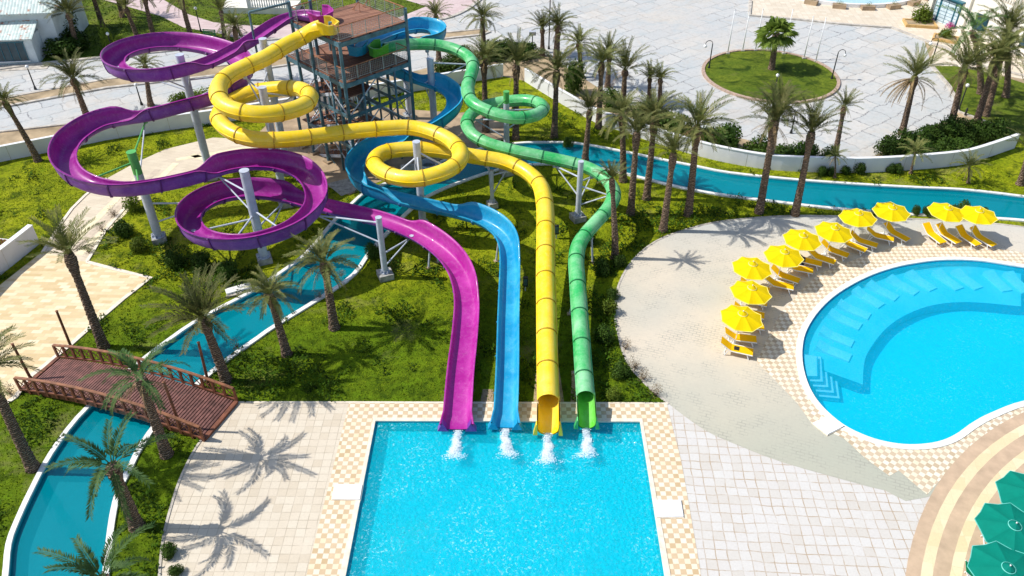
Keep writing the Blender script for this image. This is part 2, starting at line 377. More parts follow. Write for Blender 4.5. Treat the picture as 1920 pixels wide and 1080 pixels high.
def fabric(name, c, tr=.3):
    t = NT(name); f = t.noise(3, 4); col = t.ramp(f, (.3, tuple(k * .9 for k in c)), (.7, c)); t.fin(col, .8, spec=.2)
    x = t.n('ShaderNodeBsdfTranslucent'); t.L.new(col, x.inputs[0]); ms = t.n('ShaderNodeMixShader'); ms.inputs[0].default_value = tr
    t.L.new(t.b.outputs[0], ms.inputs[1]); t.L.new(x.outputs[0], ms.inputs[2]); t.L.new(ms.outputs[0], t.out.inputs[0]); return t.m
M['umb_y'] = fabric('yellow_canvas', (.96, .72, .0)); M['umb_g'] = fabric('green_canvas', (.0, .26, .19))
M['cush_y'] = fabric('yellow_mesh_fabric', (.95, .56, .0), .1); M['cush_g'] = fabric('green_mesh_fabric', (.0, .32, .14), .1)
M['trim_g'] = plain('pale_green_piping', (.12, .55, .46), .6)
M['trim_y'] = plain('pale_yellow_piping', (.95, .80, .22), .6)
M['black'] = plain('black_iron', (.02, .022, .022), .5)
M['globe'] = plain('white_lamp_globe', (.82, .82, .80), .3, .03)
M['cloth'] = plain('navy_towel', (.015, .02, .06), .9); M['cloth_blk'] = plain('black_cloth', (.02, .02, .02), .9)
def pool_floor(name, a, b, size=.25, speck=.0):
    t = NT(name); v = t.n('ShaderNodeTexVoronoi', feature='F1', distance='CHEBYCHEV'); t.L.new(t.co, v.inputs['Vector']); v.inputs['Scale'].default_value = 1 / size; v.inputs['Randomness'].default_value = 0
    c = t.mix(t.n('ShaderNodeSeparateColor').outputs[0], a, b); sp = t.N[-1]
    wn = t.n('ShaderNodeTexWhiteNoise', noise_dimensions='3D'); t.L.new(v.outputs['Position'], wn.inputs['Vector'])
    c = t.mix(t.math('MULTIPLY', wn.outputs[0], .5), a, b); c = t.mix(t.ramp(t.noise(.3, 4), (.35, 0), (.7, .5)), c, b)
    return t.fin(c, .5)
M['floor_splash'] = pool_floor('splash_pool_mosaic', (.0, .60, .76), (.0, .70, .84))
M['floor_leisure'] = pool_floor('leisure_pool_mosaic', (.0, .57, .80), (.0, .66, .86))
M['floor_shelf'] = pool_floor('shelf_mosaic', (.0, .50, .68), (.12, .66, .80), .06)
M['floor_bed'] = pool_floor('bed_mosaic', (.06, .58, .76), (.34, .80, .90), .06)
M['floor_river'] = plain('river_basin_paint', (.0, .33, .39), .6, .10, .7)
M['step_edge'] = plain('step_edge_tile', (.0, .28, .48), .5); M['step_top'] = pool_floor('pale_step_mosaic', (.10, .55, .80), (.35, .75, .92), .06)
def water(name, tint, body, turbid, wave=3, bs=.25, foam_glint=0):
    """rippled surface over a clear but slightly turbid body that scatters light of its own colour"""
    t = NT(name); h = t.noise(wave, 4, .6, dist=.6); bp = t.n('ShaderNodeBump'); t.L.new(h, bp.inputs['Height']); bp.inputs['Strength'].default_value = bs; bp.inputs['Distance'].default_value = .1
    tr = t.n('ShaderNodeBsdfTransparent'); tr.inputs[0].default_value = (*tint, 1)
    sc = t.n('ShaderNodeBsdfDiffuse'); sc.inputs[0].default_value = (*body, 1); t.L.new(bp.outputs[0], sc.inputs['Normal'])
    m0 = t.n('ShaderNodeMixShader'); m0.inputs[0].default_value = turbid; t.L.new(tr.outputs[0], m0.inputs[1]); t.L.new(sc.outputs[0], m0.inputs[2])
    gl = t.n('ShaderNodeBsdfGlossy'); gl.inputs['Roughness'].default_value = .04; gl.inputs[0].default_value = (.7, .9, 1, 1); t.L.new(bp.outputs[0], gl.inputs['Normal'])
    fr = t.n('ShaderNodeFresnel'); fr.inputs[0].default_value = 1.33; t.L.new(bp.outputs[0], fr.inputs['Normal'])
    ms = t.n('ShaderNodeMixShader'); t.L.new(fr.outputs[0], ms.inputs[0]); t.L.new(m0.outputs[0], ms.inputs[1]); t.L.new(gl.outputs[0], ms.inputs[2]); o = ms.outputs[0]
    if foam_glint:
        # painted caustics and sky glints: short broken white filaments, gathered in loose areas
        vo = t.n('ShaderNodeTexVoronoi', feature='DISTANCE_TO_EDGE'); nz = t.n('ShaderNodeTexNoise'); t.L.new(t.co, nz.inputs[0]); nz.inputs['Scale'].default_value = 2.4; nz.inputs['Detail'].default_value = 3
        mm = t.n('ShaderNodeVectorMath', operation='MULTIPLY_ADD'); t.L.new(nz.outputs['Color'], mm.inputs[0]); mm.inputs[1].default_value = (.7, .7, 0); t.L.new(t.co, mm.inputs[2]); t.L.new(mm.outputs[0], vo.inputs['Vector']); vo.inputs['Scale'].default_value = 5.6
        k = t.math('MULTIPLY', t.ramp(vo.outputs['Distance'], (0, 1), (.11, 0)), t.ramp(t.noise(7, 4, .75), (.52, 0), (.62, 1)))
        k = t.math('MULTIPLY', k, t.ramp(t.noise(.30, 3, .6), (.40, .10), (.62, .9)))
        df = t.n('ShaderNodeBsdfDiffuse'); df.inputs[0].default_value = (.62, .95, .97, 1); m2 = t.n('ShaderNodeMixShader'); t.L.new(t.math('MULTIPLY', k, foam_glint), m2.inputs[0]); t.L.new(o, m2.inputs[1]); t.L.new(df.outputs[0], m2.inputs[2]); o = m2.outputs[0]
    t.L.new(o, t.out.inputs[0]); return t.m
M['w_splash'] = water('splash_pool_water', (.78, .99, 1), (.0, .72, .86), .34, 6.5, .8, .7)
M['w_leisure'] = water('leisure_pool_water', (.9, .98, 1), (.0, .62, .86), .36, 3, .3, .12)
M['w_river'] = water('river_water', (.75, .94, .96), (.0, .27, .34), .6, 1.6, .2)
def foam_mat():
    t = NT('white_foam'); t.fin((.92, .96, .98), .5); tr = t.n('ShaderNodeBsdfTranslucent'); tr.inputs[0].default_value = (.92, .97, 1, 1); ms = t.n('ShaderNodeMixShader'); ms.inputs[0].default_value = .45; t.L.new(t.b.outputs[0], ms.inputs[1]); t.L.new(tr.outputs[0], ms.inputs[2]); t.L.new(ms.outputs[0], t.out.inputs[0]); return t.m
M['foam_glint'] = foam_mat()

# ------------------------------------------------------------ ground plan
bankL = G([(0, 1230), (5, 1150), (17, 1080), (23, 1020), (40, 973), (66, 917), (100, 853), (150, 785), (215, 723), (286, 665), (373, 603), (467, 553), (510, 526), (577, 477), (630, 415), (662, 384), (690, 361), (745, 338), (800, 316), (850, 297), (905, 280), (967, 271), (1017, 269), (1083, 271), (1167, 286), (1230, 299), (1300, 313), (1367, 326), (1480, 338), (1600, 347), (1723, 354), (1807, 358), (1920, 371), (2050, 390)], 3)
bankR = G([(190, 1230), (190, 1150), (193, 1080), (200, 1013), (208, 960), (220, 917), (240, 877), (256, 845), (290, 795), (350, 735), (425, 673), (480, 634), (513, 611), (607, 553), (660, 515), (690, 474), (727, 433), (765, 395), (800, 368), (857, 343), (933, 318), (1000, 308), (1067, 308), (1133, 317), (1183, 328), (1250, 345), (1300, 356), (1367, 367), (1480, 381), (1540, 388), (1640, 397), (1723, 402), (1820, 407), (1920, 413), (2050, 430)], 3)
river = bankL + bankR[::-1]
splash = G([(704, 790), (1200, 791.5), (1246, 1080), (1258, 1160), (630, 1160), (648, 1080)])
lp = G([(1920, 502), (1840, 490), (1773, 488), (1723, 493), (1673, 503), (1623, 521), (1573, 549), (1537, 581), (1513, 617), (1504, 650), (1505, 687), (1517, 727), (1540, 762), (1580, 797), (1627, 820), (1673, 832), (1715, 835), (1757, 830), (1790, 817), (1823, 794), (1857, 776), (1920, 753), (2020, 740), (2120, 735), (2210, 700), (2230, 630), (2160, 560), (2040, 518)], 4, True)
allholes = [river, splash, lp]
BIG = [(-400, -150), (400, -150), (400, 700), (-400, 700)]
sheet('ground', BIG, 0, M['soil'], allholes)
# main lawn inside the garden wall
wallA = G([(-200, 355), (-60, 322), (0, 303), (100, 283), (200, 262), (320, 243), (400, 232), (560, 207), (700, 183), (800, 167), (860, 157), (943, 143)])
wallB = G([(985, 152), (1033, 182), (1087, 213), (1133, 236), (1177, 248), (1207, 260), (1300, 289), (1367, 305), (1440, 317), (1507, 321), (1580, 323), (1640, 322), (1707, 318), (1790, 310), (1833, 300), (1900, 277)], 3)
lawn_main = wallA + wallB + G([(1915, 255), (2100, 270), (2300, 500), (2300, 1000), (1250, 1290), (-100, 1290), (-600, 900), (-500, 500)])
sheet('lawn', lawn_main, .006, M['lawn'], allholes)
# pool decks
ringpts = [at(1697, 1080), at(1750, 920), at(1920, 773)]
def circ3(a, b, c):
    ax, ay, bx, by, cx, cy = a.x, a.y, b.x, b.y, c.x, c.y
    d = 2 * (ax * (by - cy) + bx * (cy - ay) + cx * (ay - by))
    ux = ((ax * ax + ay * ay) * (by - cy) + (bx * bx + by * by) * (cy - ay) + (cx * cx + cy * cy) * (ay - by)) / d
    uy = ((ax * ax + ay * ay) * (cx - bx) + (bx * bx + by * by) * (ax - cx) + (cx * cx + cy * cy) * (bx - ax)) / d
    return Vector((ux, uy)), (Vector((ux, uy)) - Vector((ax, ay))).length
RC, RR = circ3(*ringpts)
def arc(c, r, a0=0, a1=2 * PI, n=64): return [(c.x + r * math.cos(a0 + (a1 - a0) * i / n), c.y + r * math.sin(a0 + (a1 - a0) * i / n)) for i in range(n + (abs(a1 - a0) < 2 * PI - .01))]
slabL = G([(443, 755), (380, 822), (343, 887), (322, 947), (307, 1007), (299, 1080), (296, 1180), (300, 1290), (600, 1290), (760, 1290), (760, 755)])
slabL_o = G([(443, 755), (380, 822), (343, 887), (322, 947), (307, 1007), (299, 1080), (296, 1180), (300, 1290)], 4)[:-1] + G([(300, 1290), (620, 1290), (700, 1290), (705, 755)])
sheet('pavement', slabL_o, .012, M['slab_left'], [splash])
slabR = G([(1190, 756), (1253, 757), (1400, 700), (1600, 760), (1920, 760), (2300, 900), (2200, 1290), (1200, 1290), (1150, 1290), (1150, 1000)])
sheet('pavement', slabR, .012, M['slab_right'], [splash, lp])
deckO = G([(1254, 758), (1212, 722), (1176, 679), (1160, 630), (1153, 585), (1160, 535), (1186, 489), (1231, 452), (1295, 428), (1362, 414), (1475, 405), (1580, 406), (1640, 408), (1717, 411), (1820, 416), (1920, 426), (2100, 450), (2300, 520), (2400, 700), (2200, 800), (1990, 800), (1740, 932), (1660, 920), (1593, 903), (1467, 867), (1383, 835), (1320, 806)], 3, True)
sheet('pavement', deckO, .020, M['deck'], [lp])
chkR = G([(1419, 679), (1460, 720), (1495, 757), (1522, 795), (1583, 823), (1620, 858), (1667, 893), (1685, 883), (1738, 928), (1775, 887), (1817, 843), (1873, 807), (1930, 770), (2050, 765), (2300, 760), (2350, 600), (2150, 500), (1990, 478), (1920, 475), (1870, 465), (1807, 460), (1730, 456), (1670, 466), (1623, 480), (1575, 497), (1533, 515), (1495, 552), (1462, 590), (1436, 640)])
sheet('pavement', chkR, .028, M['checker_diag'], [lp])
chkS = G([(655, 755), (1250, 757), (1258, 790), (1277, 863), (1313, 1070), (1325, 1290), (540, 1290), (572, 1090)])
sheet('pavement', chkS, .028, M['checker'], [splash])
for r0, r1, mt in ((RR, RR - .6, 'ring_tan'), (RR - .6, RR - 1.08, 'ring_cream'), (RR - 1.08, RR - 1.75, 'ring_tan'), (RR - 1.75, RR - 2.22, 'ring_cream'), (RR - 2.22, RR - 3.0, 'ring_tan'), (RR - 3.0, RR - 3.6, 'ring_cream'), (RR - 3.6, 0, 'ring_tan')):
    o_ = arc(RC, r0, n=110); h_ = [arc(RC, r1, n=110)] if r1 > 0 else []
    sheet('pavement', o_, .036 if mt == 'ring_tan' else .036, M[mt], h_)
# left plaza, path to the tower, tower pad
plazaL = G([(0, 535), (80, 472), (163, 492), (220, 507), (283, 522), (233, 560), (186, 600), (133, 647), (100, 675), (60, 705), (30, 745), (-40, 790), (-300, 900), (-600, 800), (-500, 600)])
pathL = G([(80, 474), (117, 417), (135, 392), (160, 367), (200, 335), (255, 305), (310, 280), (400, 258), (470, 262), (540, 240), (600, 270), (610, 300), (600, 335), (545, 312), (440, 320), (380, 325), (300, 352), (257, 372), (240, 385), (200, 430), (163, 494)])
sheet('path', pathL, .014, M['path'])
padT = G([(500, 235), (545, 212), (640, 195), (760, 205), (860, 212), (960, 200), (945, 262), (850, 290), (760, 325), (700, 345), (655, 366), (600, 345), (560, 312), (470, 262)])
sheet('pavement', padT, .022, M['brown_pad'], [river])
padC = G([(612, 345), (655, 334), (700, 346), (640, 368)])
sheet('pavement', padC, .030, M['concrete'], [river])
sheet('pavement', plazaL, .022, M['plaza_left'])
def strip(a, b, wd, z, mt, name='path'):
    A = at(*a); B = at(*b); d = (B - A).normalized(); s_ = Vector((d.y, -d.x, 0)) * wd / 2
    return sheet(name, [(A - s_)[:2], (B - s_)[:2], (B + s_)[:2], (A + s_)[:2]], z, M[mt])
strip((130, 462), (262, 330), .55, .022, 'path_band'); strip((148, 478), (330, 306), .55, .022, 'path_band')
strip((139, 470), (296, 318), .5, .0225, 'path_tan')
for a, b in (((330, 300), (470, 276)), ((360, 290), (430, 318))): strip(a, b, .5, .0235, 'path_band')
for q_ in ([(1005, 690), (1048, 690), (1058, 756), (1000, 756)], [(1072, 700), (1108, 700), (1118, 756), (1070, 756)], [(905, 730), (925, 730), (925, 756), (900, 756)]): sheet('path', G(q_), .011, M['brown_pad'])
# edging of lawns against paving
def edging(pts, z0, z1, wd, mat, name='kerb', n=0, closed=False, pix=True):
    p = G(pts, n, closed) if pix else pts
    m = MB(); m.sweep([Vector((x, y, 0)) for x, y in p], [(-wd / 2, z0), (wd / 2, z0), (wd / 2, z1), (-wd / 2, z1)], loop=closed)
    return tag(m.build(name, M[mat]), kind='structure')
edging([(-40, 790), (30, 745), (60, 705), (133, 647), (186, 600), (233, 560), (283, 522), (220, 507), (163, 492)], 0, .07, .28, 'coping_c')
edging([(163, 492), (200, 430), (240, 385), (257, 372)], 0, .07, .22, 'coping_c')
edging([(80, 474), (117, 417), (135, 392), (160, 367), (200, 335)], 0, .07, .22, 'coping_c')
edging([(443, 755), (655, 755), (1252, 757)], 0, .05, .12, 'coping_c')
edging([(443, 755), (380, 822), (343, 887), (322, 947), (307, 1007), (299, 1080), (296, 1180)], 0, .05, .12, 'kerb', n=4)
edging([(1254, 758), (1212, 722), (1176, 679), (1160, 630), (1153, 585), (1160, 535), (1186, 489), (1231, 452), (1295, 428), (1362, 414), (1475, 405), (1580, 406), (1640, 408), (1717, 411), (1820, 416), (1920, 426), (2100, 450)], 0, .045, .14, 'kerb', n=3)
# river basin, coping and water
def basin(name, poly, zt, zb, floor, wall_mt=None):
    sheet(name + '_floor', poly, zb, floor)
    m = MB(); v = [Vector((x, y, 0)) for x, y in poly]; N = len(v)
    m.add([(p.x, p.y, z) for z in (zb, zt) for p in v], [(i, (i + 1) % N, N + (i + 1) % N, N + i) for i in range(N)])
    tag(m.build(name + '_wall', wall_mt or floor), kind='structure')
basin('river', river, 0, -.62, M['floor_river']); sheet('river_water', river, -.16, M['w_river'])
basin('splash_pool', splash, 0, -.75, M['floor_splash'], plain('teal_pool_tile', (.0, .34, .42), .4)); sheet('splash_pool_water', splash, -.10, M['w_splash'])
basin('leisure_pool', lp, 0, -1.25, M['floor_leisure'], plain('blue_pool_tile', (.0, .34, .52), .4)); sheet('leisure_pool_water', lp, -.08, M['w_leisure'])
edging(offset(bankL, -.13), 0, .10, .26, 'coping_w', 'river_coping', pix=False)
edging(offset(bankR, .15), 0, .12, .30, 'coping_w', 'river_coping', pix=False)
edging(offset(lp, .16, True), -.02, .07, .36, 'coping_w', 'pool_coping', closed=True, pix=False)
sp = splash
edging(offset(sp, -.13, True), -.02, .06, .28, 'coping_c', 'pool_coping', closed=True, pix=False)
# white inlet slabs at the pool edges
def slab(px4, z, mat, name, label, cat, th=.08):
    p = [at(*q) for q in px4]; m = MB(); m.add([(q.x, q.y, zz) for zz in (.0, z) for q in p], [(0, 1, 2, 3), (7, 6, 5, 4)] + [(i, 4 + i, 4 + (i + 1) % 4, (i + 1) % 4) for i in range(4)])
    r = empty(name, sum(p, Vector()) / 4, 0, label, cat); c = r.location.copy(); m.v = [tuple(Vector(q) - c) for q in m.v]
    m.build('slab', M[mat], r); m2 = MB()
    q2 = [(q - c) * 1.07 for q in p]; m2.add([(q.x, q.y, zz) for zz in (.0, z - .05) for q in q2], [(0, 1, 2, 3), (7, 6, 5, 4)] + [(i, 4 + i, 4 + (i + 1) % 4, (i + 1) % 4) for i in range(4)])
    m2.build('border', M['coping_c'], r)
slab([(629, 910), (680, 911), (675, 939), (623, 938)], .12, 'white', 'inlet_cover', 'white square slab let into the left edge of the splash pool', 'inlet cover')
slab([(1226, 940), (1276, 940), (1281, 971), (1231, 972)], .12, 'white', 'inlet_cover', 'white square slab let into the right edge of the splash pool', 'inlet cover')
slab([(1524, 795), (1556, 780), (1582, 801), (1551, 817)], .12, 'white', 'inlet_cover', 'white slab at the rim of the round pool beside green paving', 'inlet cover')
# shelf, beds and steps in the leisure pool
shelfI = G([(1920, 563), (1823, 555), (1757, 560), (1707, 577), (1667, 603), (1637, 640), (1625, 667), (1622, 709)], 4)
shelfO = G([(1920, 502), (1840, 490), (1773, 488), (1723, 493), (1673, 503), (1623, 521), (1573, 549), (1537, 581), (1513, 617), (1504, 650), (1505, 668)], 4)
shelf = shelfI + G([(1563, 688)]) + shelfO[::-1]
SZ = -.50
msh = MB(); sh = [(x, y) for x, y in shelf]; N = len(sh)
sheet('pool_shelf', sh, SZ, M['floor_shelf'])
msh.add([(x, y, z) for z in (-1.24, SZ) for x, y in sh], [(i, (i + 1) % N, N + (i + 1) % N, N + i) for i in range(N)]); tag(msh.build('pool_shelf_wall', M['step_edge']), kind='structure')
beds = [((1535, 645), (1592, 670)), ((1538, 617), (1600, 644)), ((1556, 585), (1613, 612)), ((1575, 568), (1628, 592)), ((1604, 542), (1652, 572)), ((1630, 531), (1680, 558)), ((1669, 520), (1717, 548)), ((1706, 511), (1748, 541)), ((1760, 510), (1795, 538)), ((1796, 509), (1831, 537)), ((1857, 512), (1885, 541)), ((1894, 514), (1923, 544))]
for i, (a, b) in enumerate(beds):
    A = at(*a, z=SZ + .25); B = at(*b, z=SZ + .1); d = Vector((B.x - A.x, B.y - A.y, 0)); L = 2.0; d.normalize()
    ang = math.atan2(d.y, d.x); c = (A + B) / 2
    where = ['lowest on the left, next to the steps', 'second up from the steps', 'third up from the steps', 'fourth from the steps', 'fifth from the steps', 'sixth from the steps', 'seventh from the steps', 'eighth from the steps', 'ninth from the steps', 'tenth from the steps', 'eleventh from the steps', 'last one at the right edge'][i]
    o = MB(); o.add([(-L / 2, y, z) for y, z in ((-.38, 0), (.38, 0), (.38, .34), (-.38, .34))] + [(-.3, y, z) for y, z in ((-.38, 0), (.38, 0), (.38, .13), (-.38, .13))] + [(L / 2, y, z) for y, z in ((-.38, 0), (.38, 0), (.38, .10), (-.38, .10))],
      [(0, 1, 2, 3), (3, 2, 6, 7), (7, 6, 10, 11), (11, 10, 9, 8), (1, 5, 6, 2), (5, 9, 10, 6), (0, 3, 7, 4), (4, 7, 11, 8)])
    ob = o.build('underwater_lounger', M['floor_bed']); ob.location = (c.x, c.y, SZ + .004); ob.rotation_euler.z = ang
    tag(ob, 'blue mosaic lounger under water, ' + where, 'underwater lounger', 'tiled loungers built into the pool shelf')
st = empty('pool_steps', at(1530, 700, -.6), 0, 'pale blue cornered steps leading down into the left side of the round pool', 'steps')
corner = [(1507, 667), (1530, 672), (1529, 706), (1513, 706)]
def Lstep(k, z, mt):
    # nested quarter platforms, each lower and larger
    o = [(1506, 664), (1532 + 8 * k, 668 + 1.5 * k), (1533 + 10.5 * k, 706 + 10.5 * k), (1514 + 5.5 * k, 706 + 9.5 * k)]
    p = [at(*q, z=z) for q in o]; m = MB(); zz = -1.22 + .002 * k
    m.add([tuple(Vector((q.x, q.y, h)) - st.location) for h in (zz, z) for q in p], [(7, 6, 5, 4)] + [(i, 4 + i, 4 + (i + 1) % 4, (i + 1) % 4) for i in range(4)])
    m.build('step', M[mt], st)
    m = MB(); lo = [Vector(q) - st.location for q in p]
    m.bar(lo[1] + Vector((0, 0, .004)), lo[2] + Vector((0, 0, .004)), .05, .03).bar(lo[2] + Vector((0, 0, .004)), lo[3] + Vector((0, 0, .004)), .05, .03)
    m.build('nosing', M['step_edge'], st)
for k in range(5): Lstep(k, -.16 - .2 * k, 'step_top')

# roads beyond the wall
plaza = G([(-300, 262), (0, 247), (143, 231), (300, 212), (420, 198), (520, 182), (640, 160), (760, 138), (860, 112), (955, 82), (1010, 96), (1050, 118), (1130, 170), (1200, 207), (1300, 240), (1400, 262), (1480, 290), (1590, 303), (1640, 292), (1700, 262), (1780, 222), (1792, 207), (1790, 187), (1780, 163), (1748, 125), (1733, 77), (1672, 53), (1587, 47), (1500, 38), (1405, 30), (1407, -40), (1300, -130), (900, -60), (900, 0), (870, 22), (833, 36), (780, 44), (640, 62), (480, 78), (300, 98), (160, 112), (73, 121), (0, 131), (-300, 165)])
sheet('road', plaza, .010, M['plaza'])
med = G([(-300, 232), (0, 203), (200, 166), (420, 141), (640, 108), (830, 74), (905, 66), (918, 61), (905, 56), (830, 63), (640, 92), (420, 124), (200, 150), (0, 187), (-300, 210)])
sheet('pavement', med, .09, M['soil']); edging(med, 0, .15, .35, 'kerb', pix=False, closed=True)
edging([(0, 131), (73, 121), (160, 112), (300, 98), (480, 78), (640, 62), (780, 44), (833, 36), (870, 22), (900, 0), (930, -30)], 0, .15, .45, 'kerb', n=3)
edging([(-100, 256), (0, 248), (143, 232), (300, 213), (420, 199), (520, 183)], 0, .12, .25, 'kerb')
lawnTL = G([(-400, 170), (0, 129), (73, 119), (160, 110), (300, 96), (480, 76), (640, 60), (780, 42), (833, 34), (868, 20), (897, 0), (930, -60), (-100, -200), (-700, 0)])
sheet('lawn', lawnTL, .014, M['lawn_far'])
pink = G([(120, -15), (195, 0), (300, 30), (345, 52), (417, 64), (443, 72), (520, 74), (640, 60), (780, 42), (833, 34), (868, 20), (897, 0), (920, -40), (820, -40), (760, 0), (800, 12), (740, 36), (600, 44), (480, 48), (440, 46), (400, 42), (353, 27), (307, 0), (280, -40), (140, -60)])
sheet('path', pink, .022, M['pinkpave'])
lawnR = G([(1748, 125), (1780, 163), (1792, 190), (1800, 212), (1860, 236), (1905, 262), (2100, 300), (2300, 260), (2200, 150), (1925, 158), (1840, 130), (1780, 120)])
sheet('lawn', lawnR, .014, M['lawn_far'])
terr = G([(1405, 30), (1500, 38), (1587, 47), (1672, 53), (1733, 77), (1752, 92), (1738, 124), (1790, 124), (1925, 150), (2100, 170), (2100, -60), (1420, -60), (1407, 0)])
sheet('pavement', terr, .018, M['terrace'])
edging([(1407, 2), (1405, 30), (1500, 38), (1587, 47), (1672, 53), (1733, 77), (1771, 90), (1809, 117), (1925, 145)], 0, .16, .4, 'kerb')
edging([(1745, 122), (1780, 163), (1792, 187), (1795, 210), (1860, 234), (1903, 262)], 0, .14, .3, 'kerb')
rc_ = at(1443, 141.5); rr_ = 6.55
rnd = arc(rc_, rr_, n=72); sheet('lawn', rnd, .09, M['lawn_far']); edging(rnd, 0, .18, .32, 'ring_kerb', pix=False, closed=True)

# ------------------------------------------------------------ garden walls and fences
def wall_obj(pts, h, th, label, n=0):
    m = MB(); v = [Vector((x, y, 0)) for x, y in pts]
    m.sweep(v, [(-th / 2, 0), (th / 2, 0), (th / 2, h), (-th / 2, h)]); r = empty('garden_wall', v[0], 0, label, 'wall'); c = v[0]
    m.v = [tuple(Vector(q) - c) for q in m.v]; m.build('wall_panel', M['wall'], r)
    m = MB(); m.sweep([q + Vector((0, 0, h)) for q in v], [(-th / 2 - .04, 0.002), (th / 2 + .04, .002), (th / 2 + .04, .07), (-th / 2 - .04, .07)]); m.v = [tuple(Vector(q) - c) for q in m.v]; m.build('wall_cap', M['white'], r)
    d = 0; last = 0
    for i in range(1, len(v)):
        seg = v[i] - v[i - 1]; L = seg.length; t = 0
        while d + (L - t) > 4.2:
            t += 4.2 - d; d = 0; p = v[i - 1] + seg * (t / L) - c; u = seg.normalized(); s_ = Vector((u.y, -u.x, 0))
            mm = MB(); mm.bar(p + s_ * (th / 2 + .002) + Vector((0, 0, .02)), p + s_ * (th / 2 + .002) + Vector((0, 0, h - .02)), .03, .012); mm.build('joint', M['kerb'], r)
        d += L - t
    return r
wall_obj(wallA, 1.25, .22, 'long straight white wall between the left road and the garden, running behind the tower')
wall_obj(wallB, 1.25, .22, 'long curving white wall between the palms and the large concrete plaza')
wall_obj(G([(-60, 575), (0, 514), (45, 478), (72, 456)]), 1.5, .3, 'short white wall at the left edge beside the yellow paved square')
# small timber fence behind that wall
fr_ = empty('picket_fence', at(0, 470), 0, 'brown slatted fence at the left edge above the short white wall', 'fence')
A = at(-30, 470); B = at(40, 478); m = MB()
for i in range(12):
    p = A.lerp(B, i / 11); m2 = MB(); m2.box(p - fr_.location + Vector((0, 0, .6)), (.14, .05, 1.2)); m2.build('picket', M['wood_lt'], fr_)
m = MB(); m.bar(A - fr_.location + Vector((0, .05, 1.15)), B - fr_.location + Vector((0, .05, 1.15)), .08); m.build('rail', M['white'], fr_)

# ------------------------------------------------------------ slides
def path3(keys, n=6):
    """keys: (px, py, z or None): unspecified heights follow the run at an even slope between the given ones"""
    zs = [k[2] if len(k) > 2 else None for k in keys]
    idx = [i for i, z in enumerate(zs) if z is not None]
    z = list(zs)
    cum = [0]
    for i in range(1, len(keys)): cum.append(cum[-1] + math.dist(keys[i][:2], keys[i - 1][:2]))
    for it in range(6):
        for a, b in zip(idx, idx[1:]):
            for i in range(a + 1, b): z[i] = zs[a] + (zs[b] - zs[a]) * (cum[i] - cum[a]) / (cum[b] - cum[a])
        P = [at(k[0], k[1], z[i]) for i, k in enumerate(keys)]
        cum = [0]
        for i in range(1, len(P)): cum.append(cum[-1] + (P[i] - P[i - 1]).length)
    P = [Vector(p) for p in smooth([tuple(p) for p in P], n)]
    # light smoothing and even spacing
    for _ in range(4): P = [P[0]] + [(P[i - 1] + P[i] * 2 + P[i + 1]) / 4 for i in range(1, len(P) - 1)] + [P[-1]]
    return P
def resample(P, step):
    out = [P[0]]; d = 0
    for i in range(1, len(P)):
        seg = P[i] - P[i - 1]; L = seg.length; t = 0
        while L > 0 and d + (L - t) >= step: t += step - d; d = 0; out.append(P[i - 1] + seg * (t / L))
        d += L - t
    if (out[-1] - P[-1]).length > step * .3: out.append(P[-1])
    return out
def curv(P, k=3):
    c = []
    for i in range(len(P)):
        a, b = P[max(0, i - k)], P[min(len(P) - 1, i + k)]; u = (P[i] - a); v = (b - P[i]); u.z = v.z = 0
        c.append(0 if u.length < .01 or v.length < .01 else u.cross(v).z / (u.length * v.length) / ((u.length + v.length) / 2))
    for _ in range(5): c = [(c[max(0, i - 1)] + 2 * c[i] + c[min(len(c) - 1, i + 1)]) / 4 for i in range(len(c))]
    return c
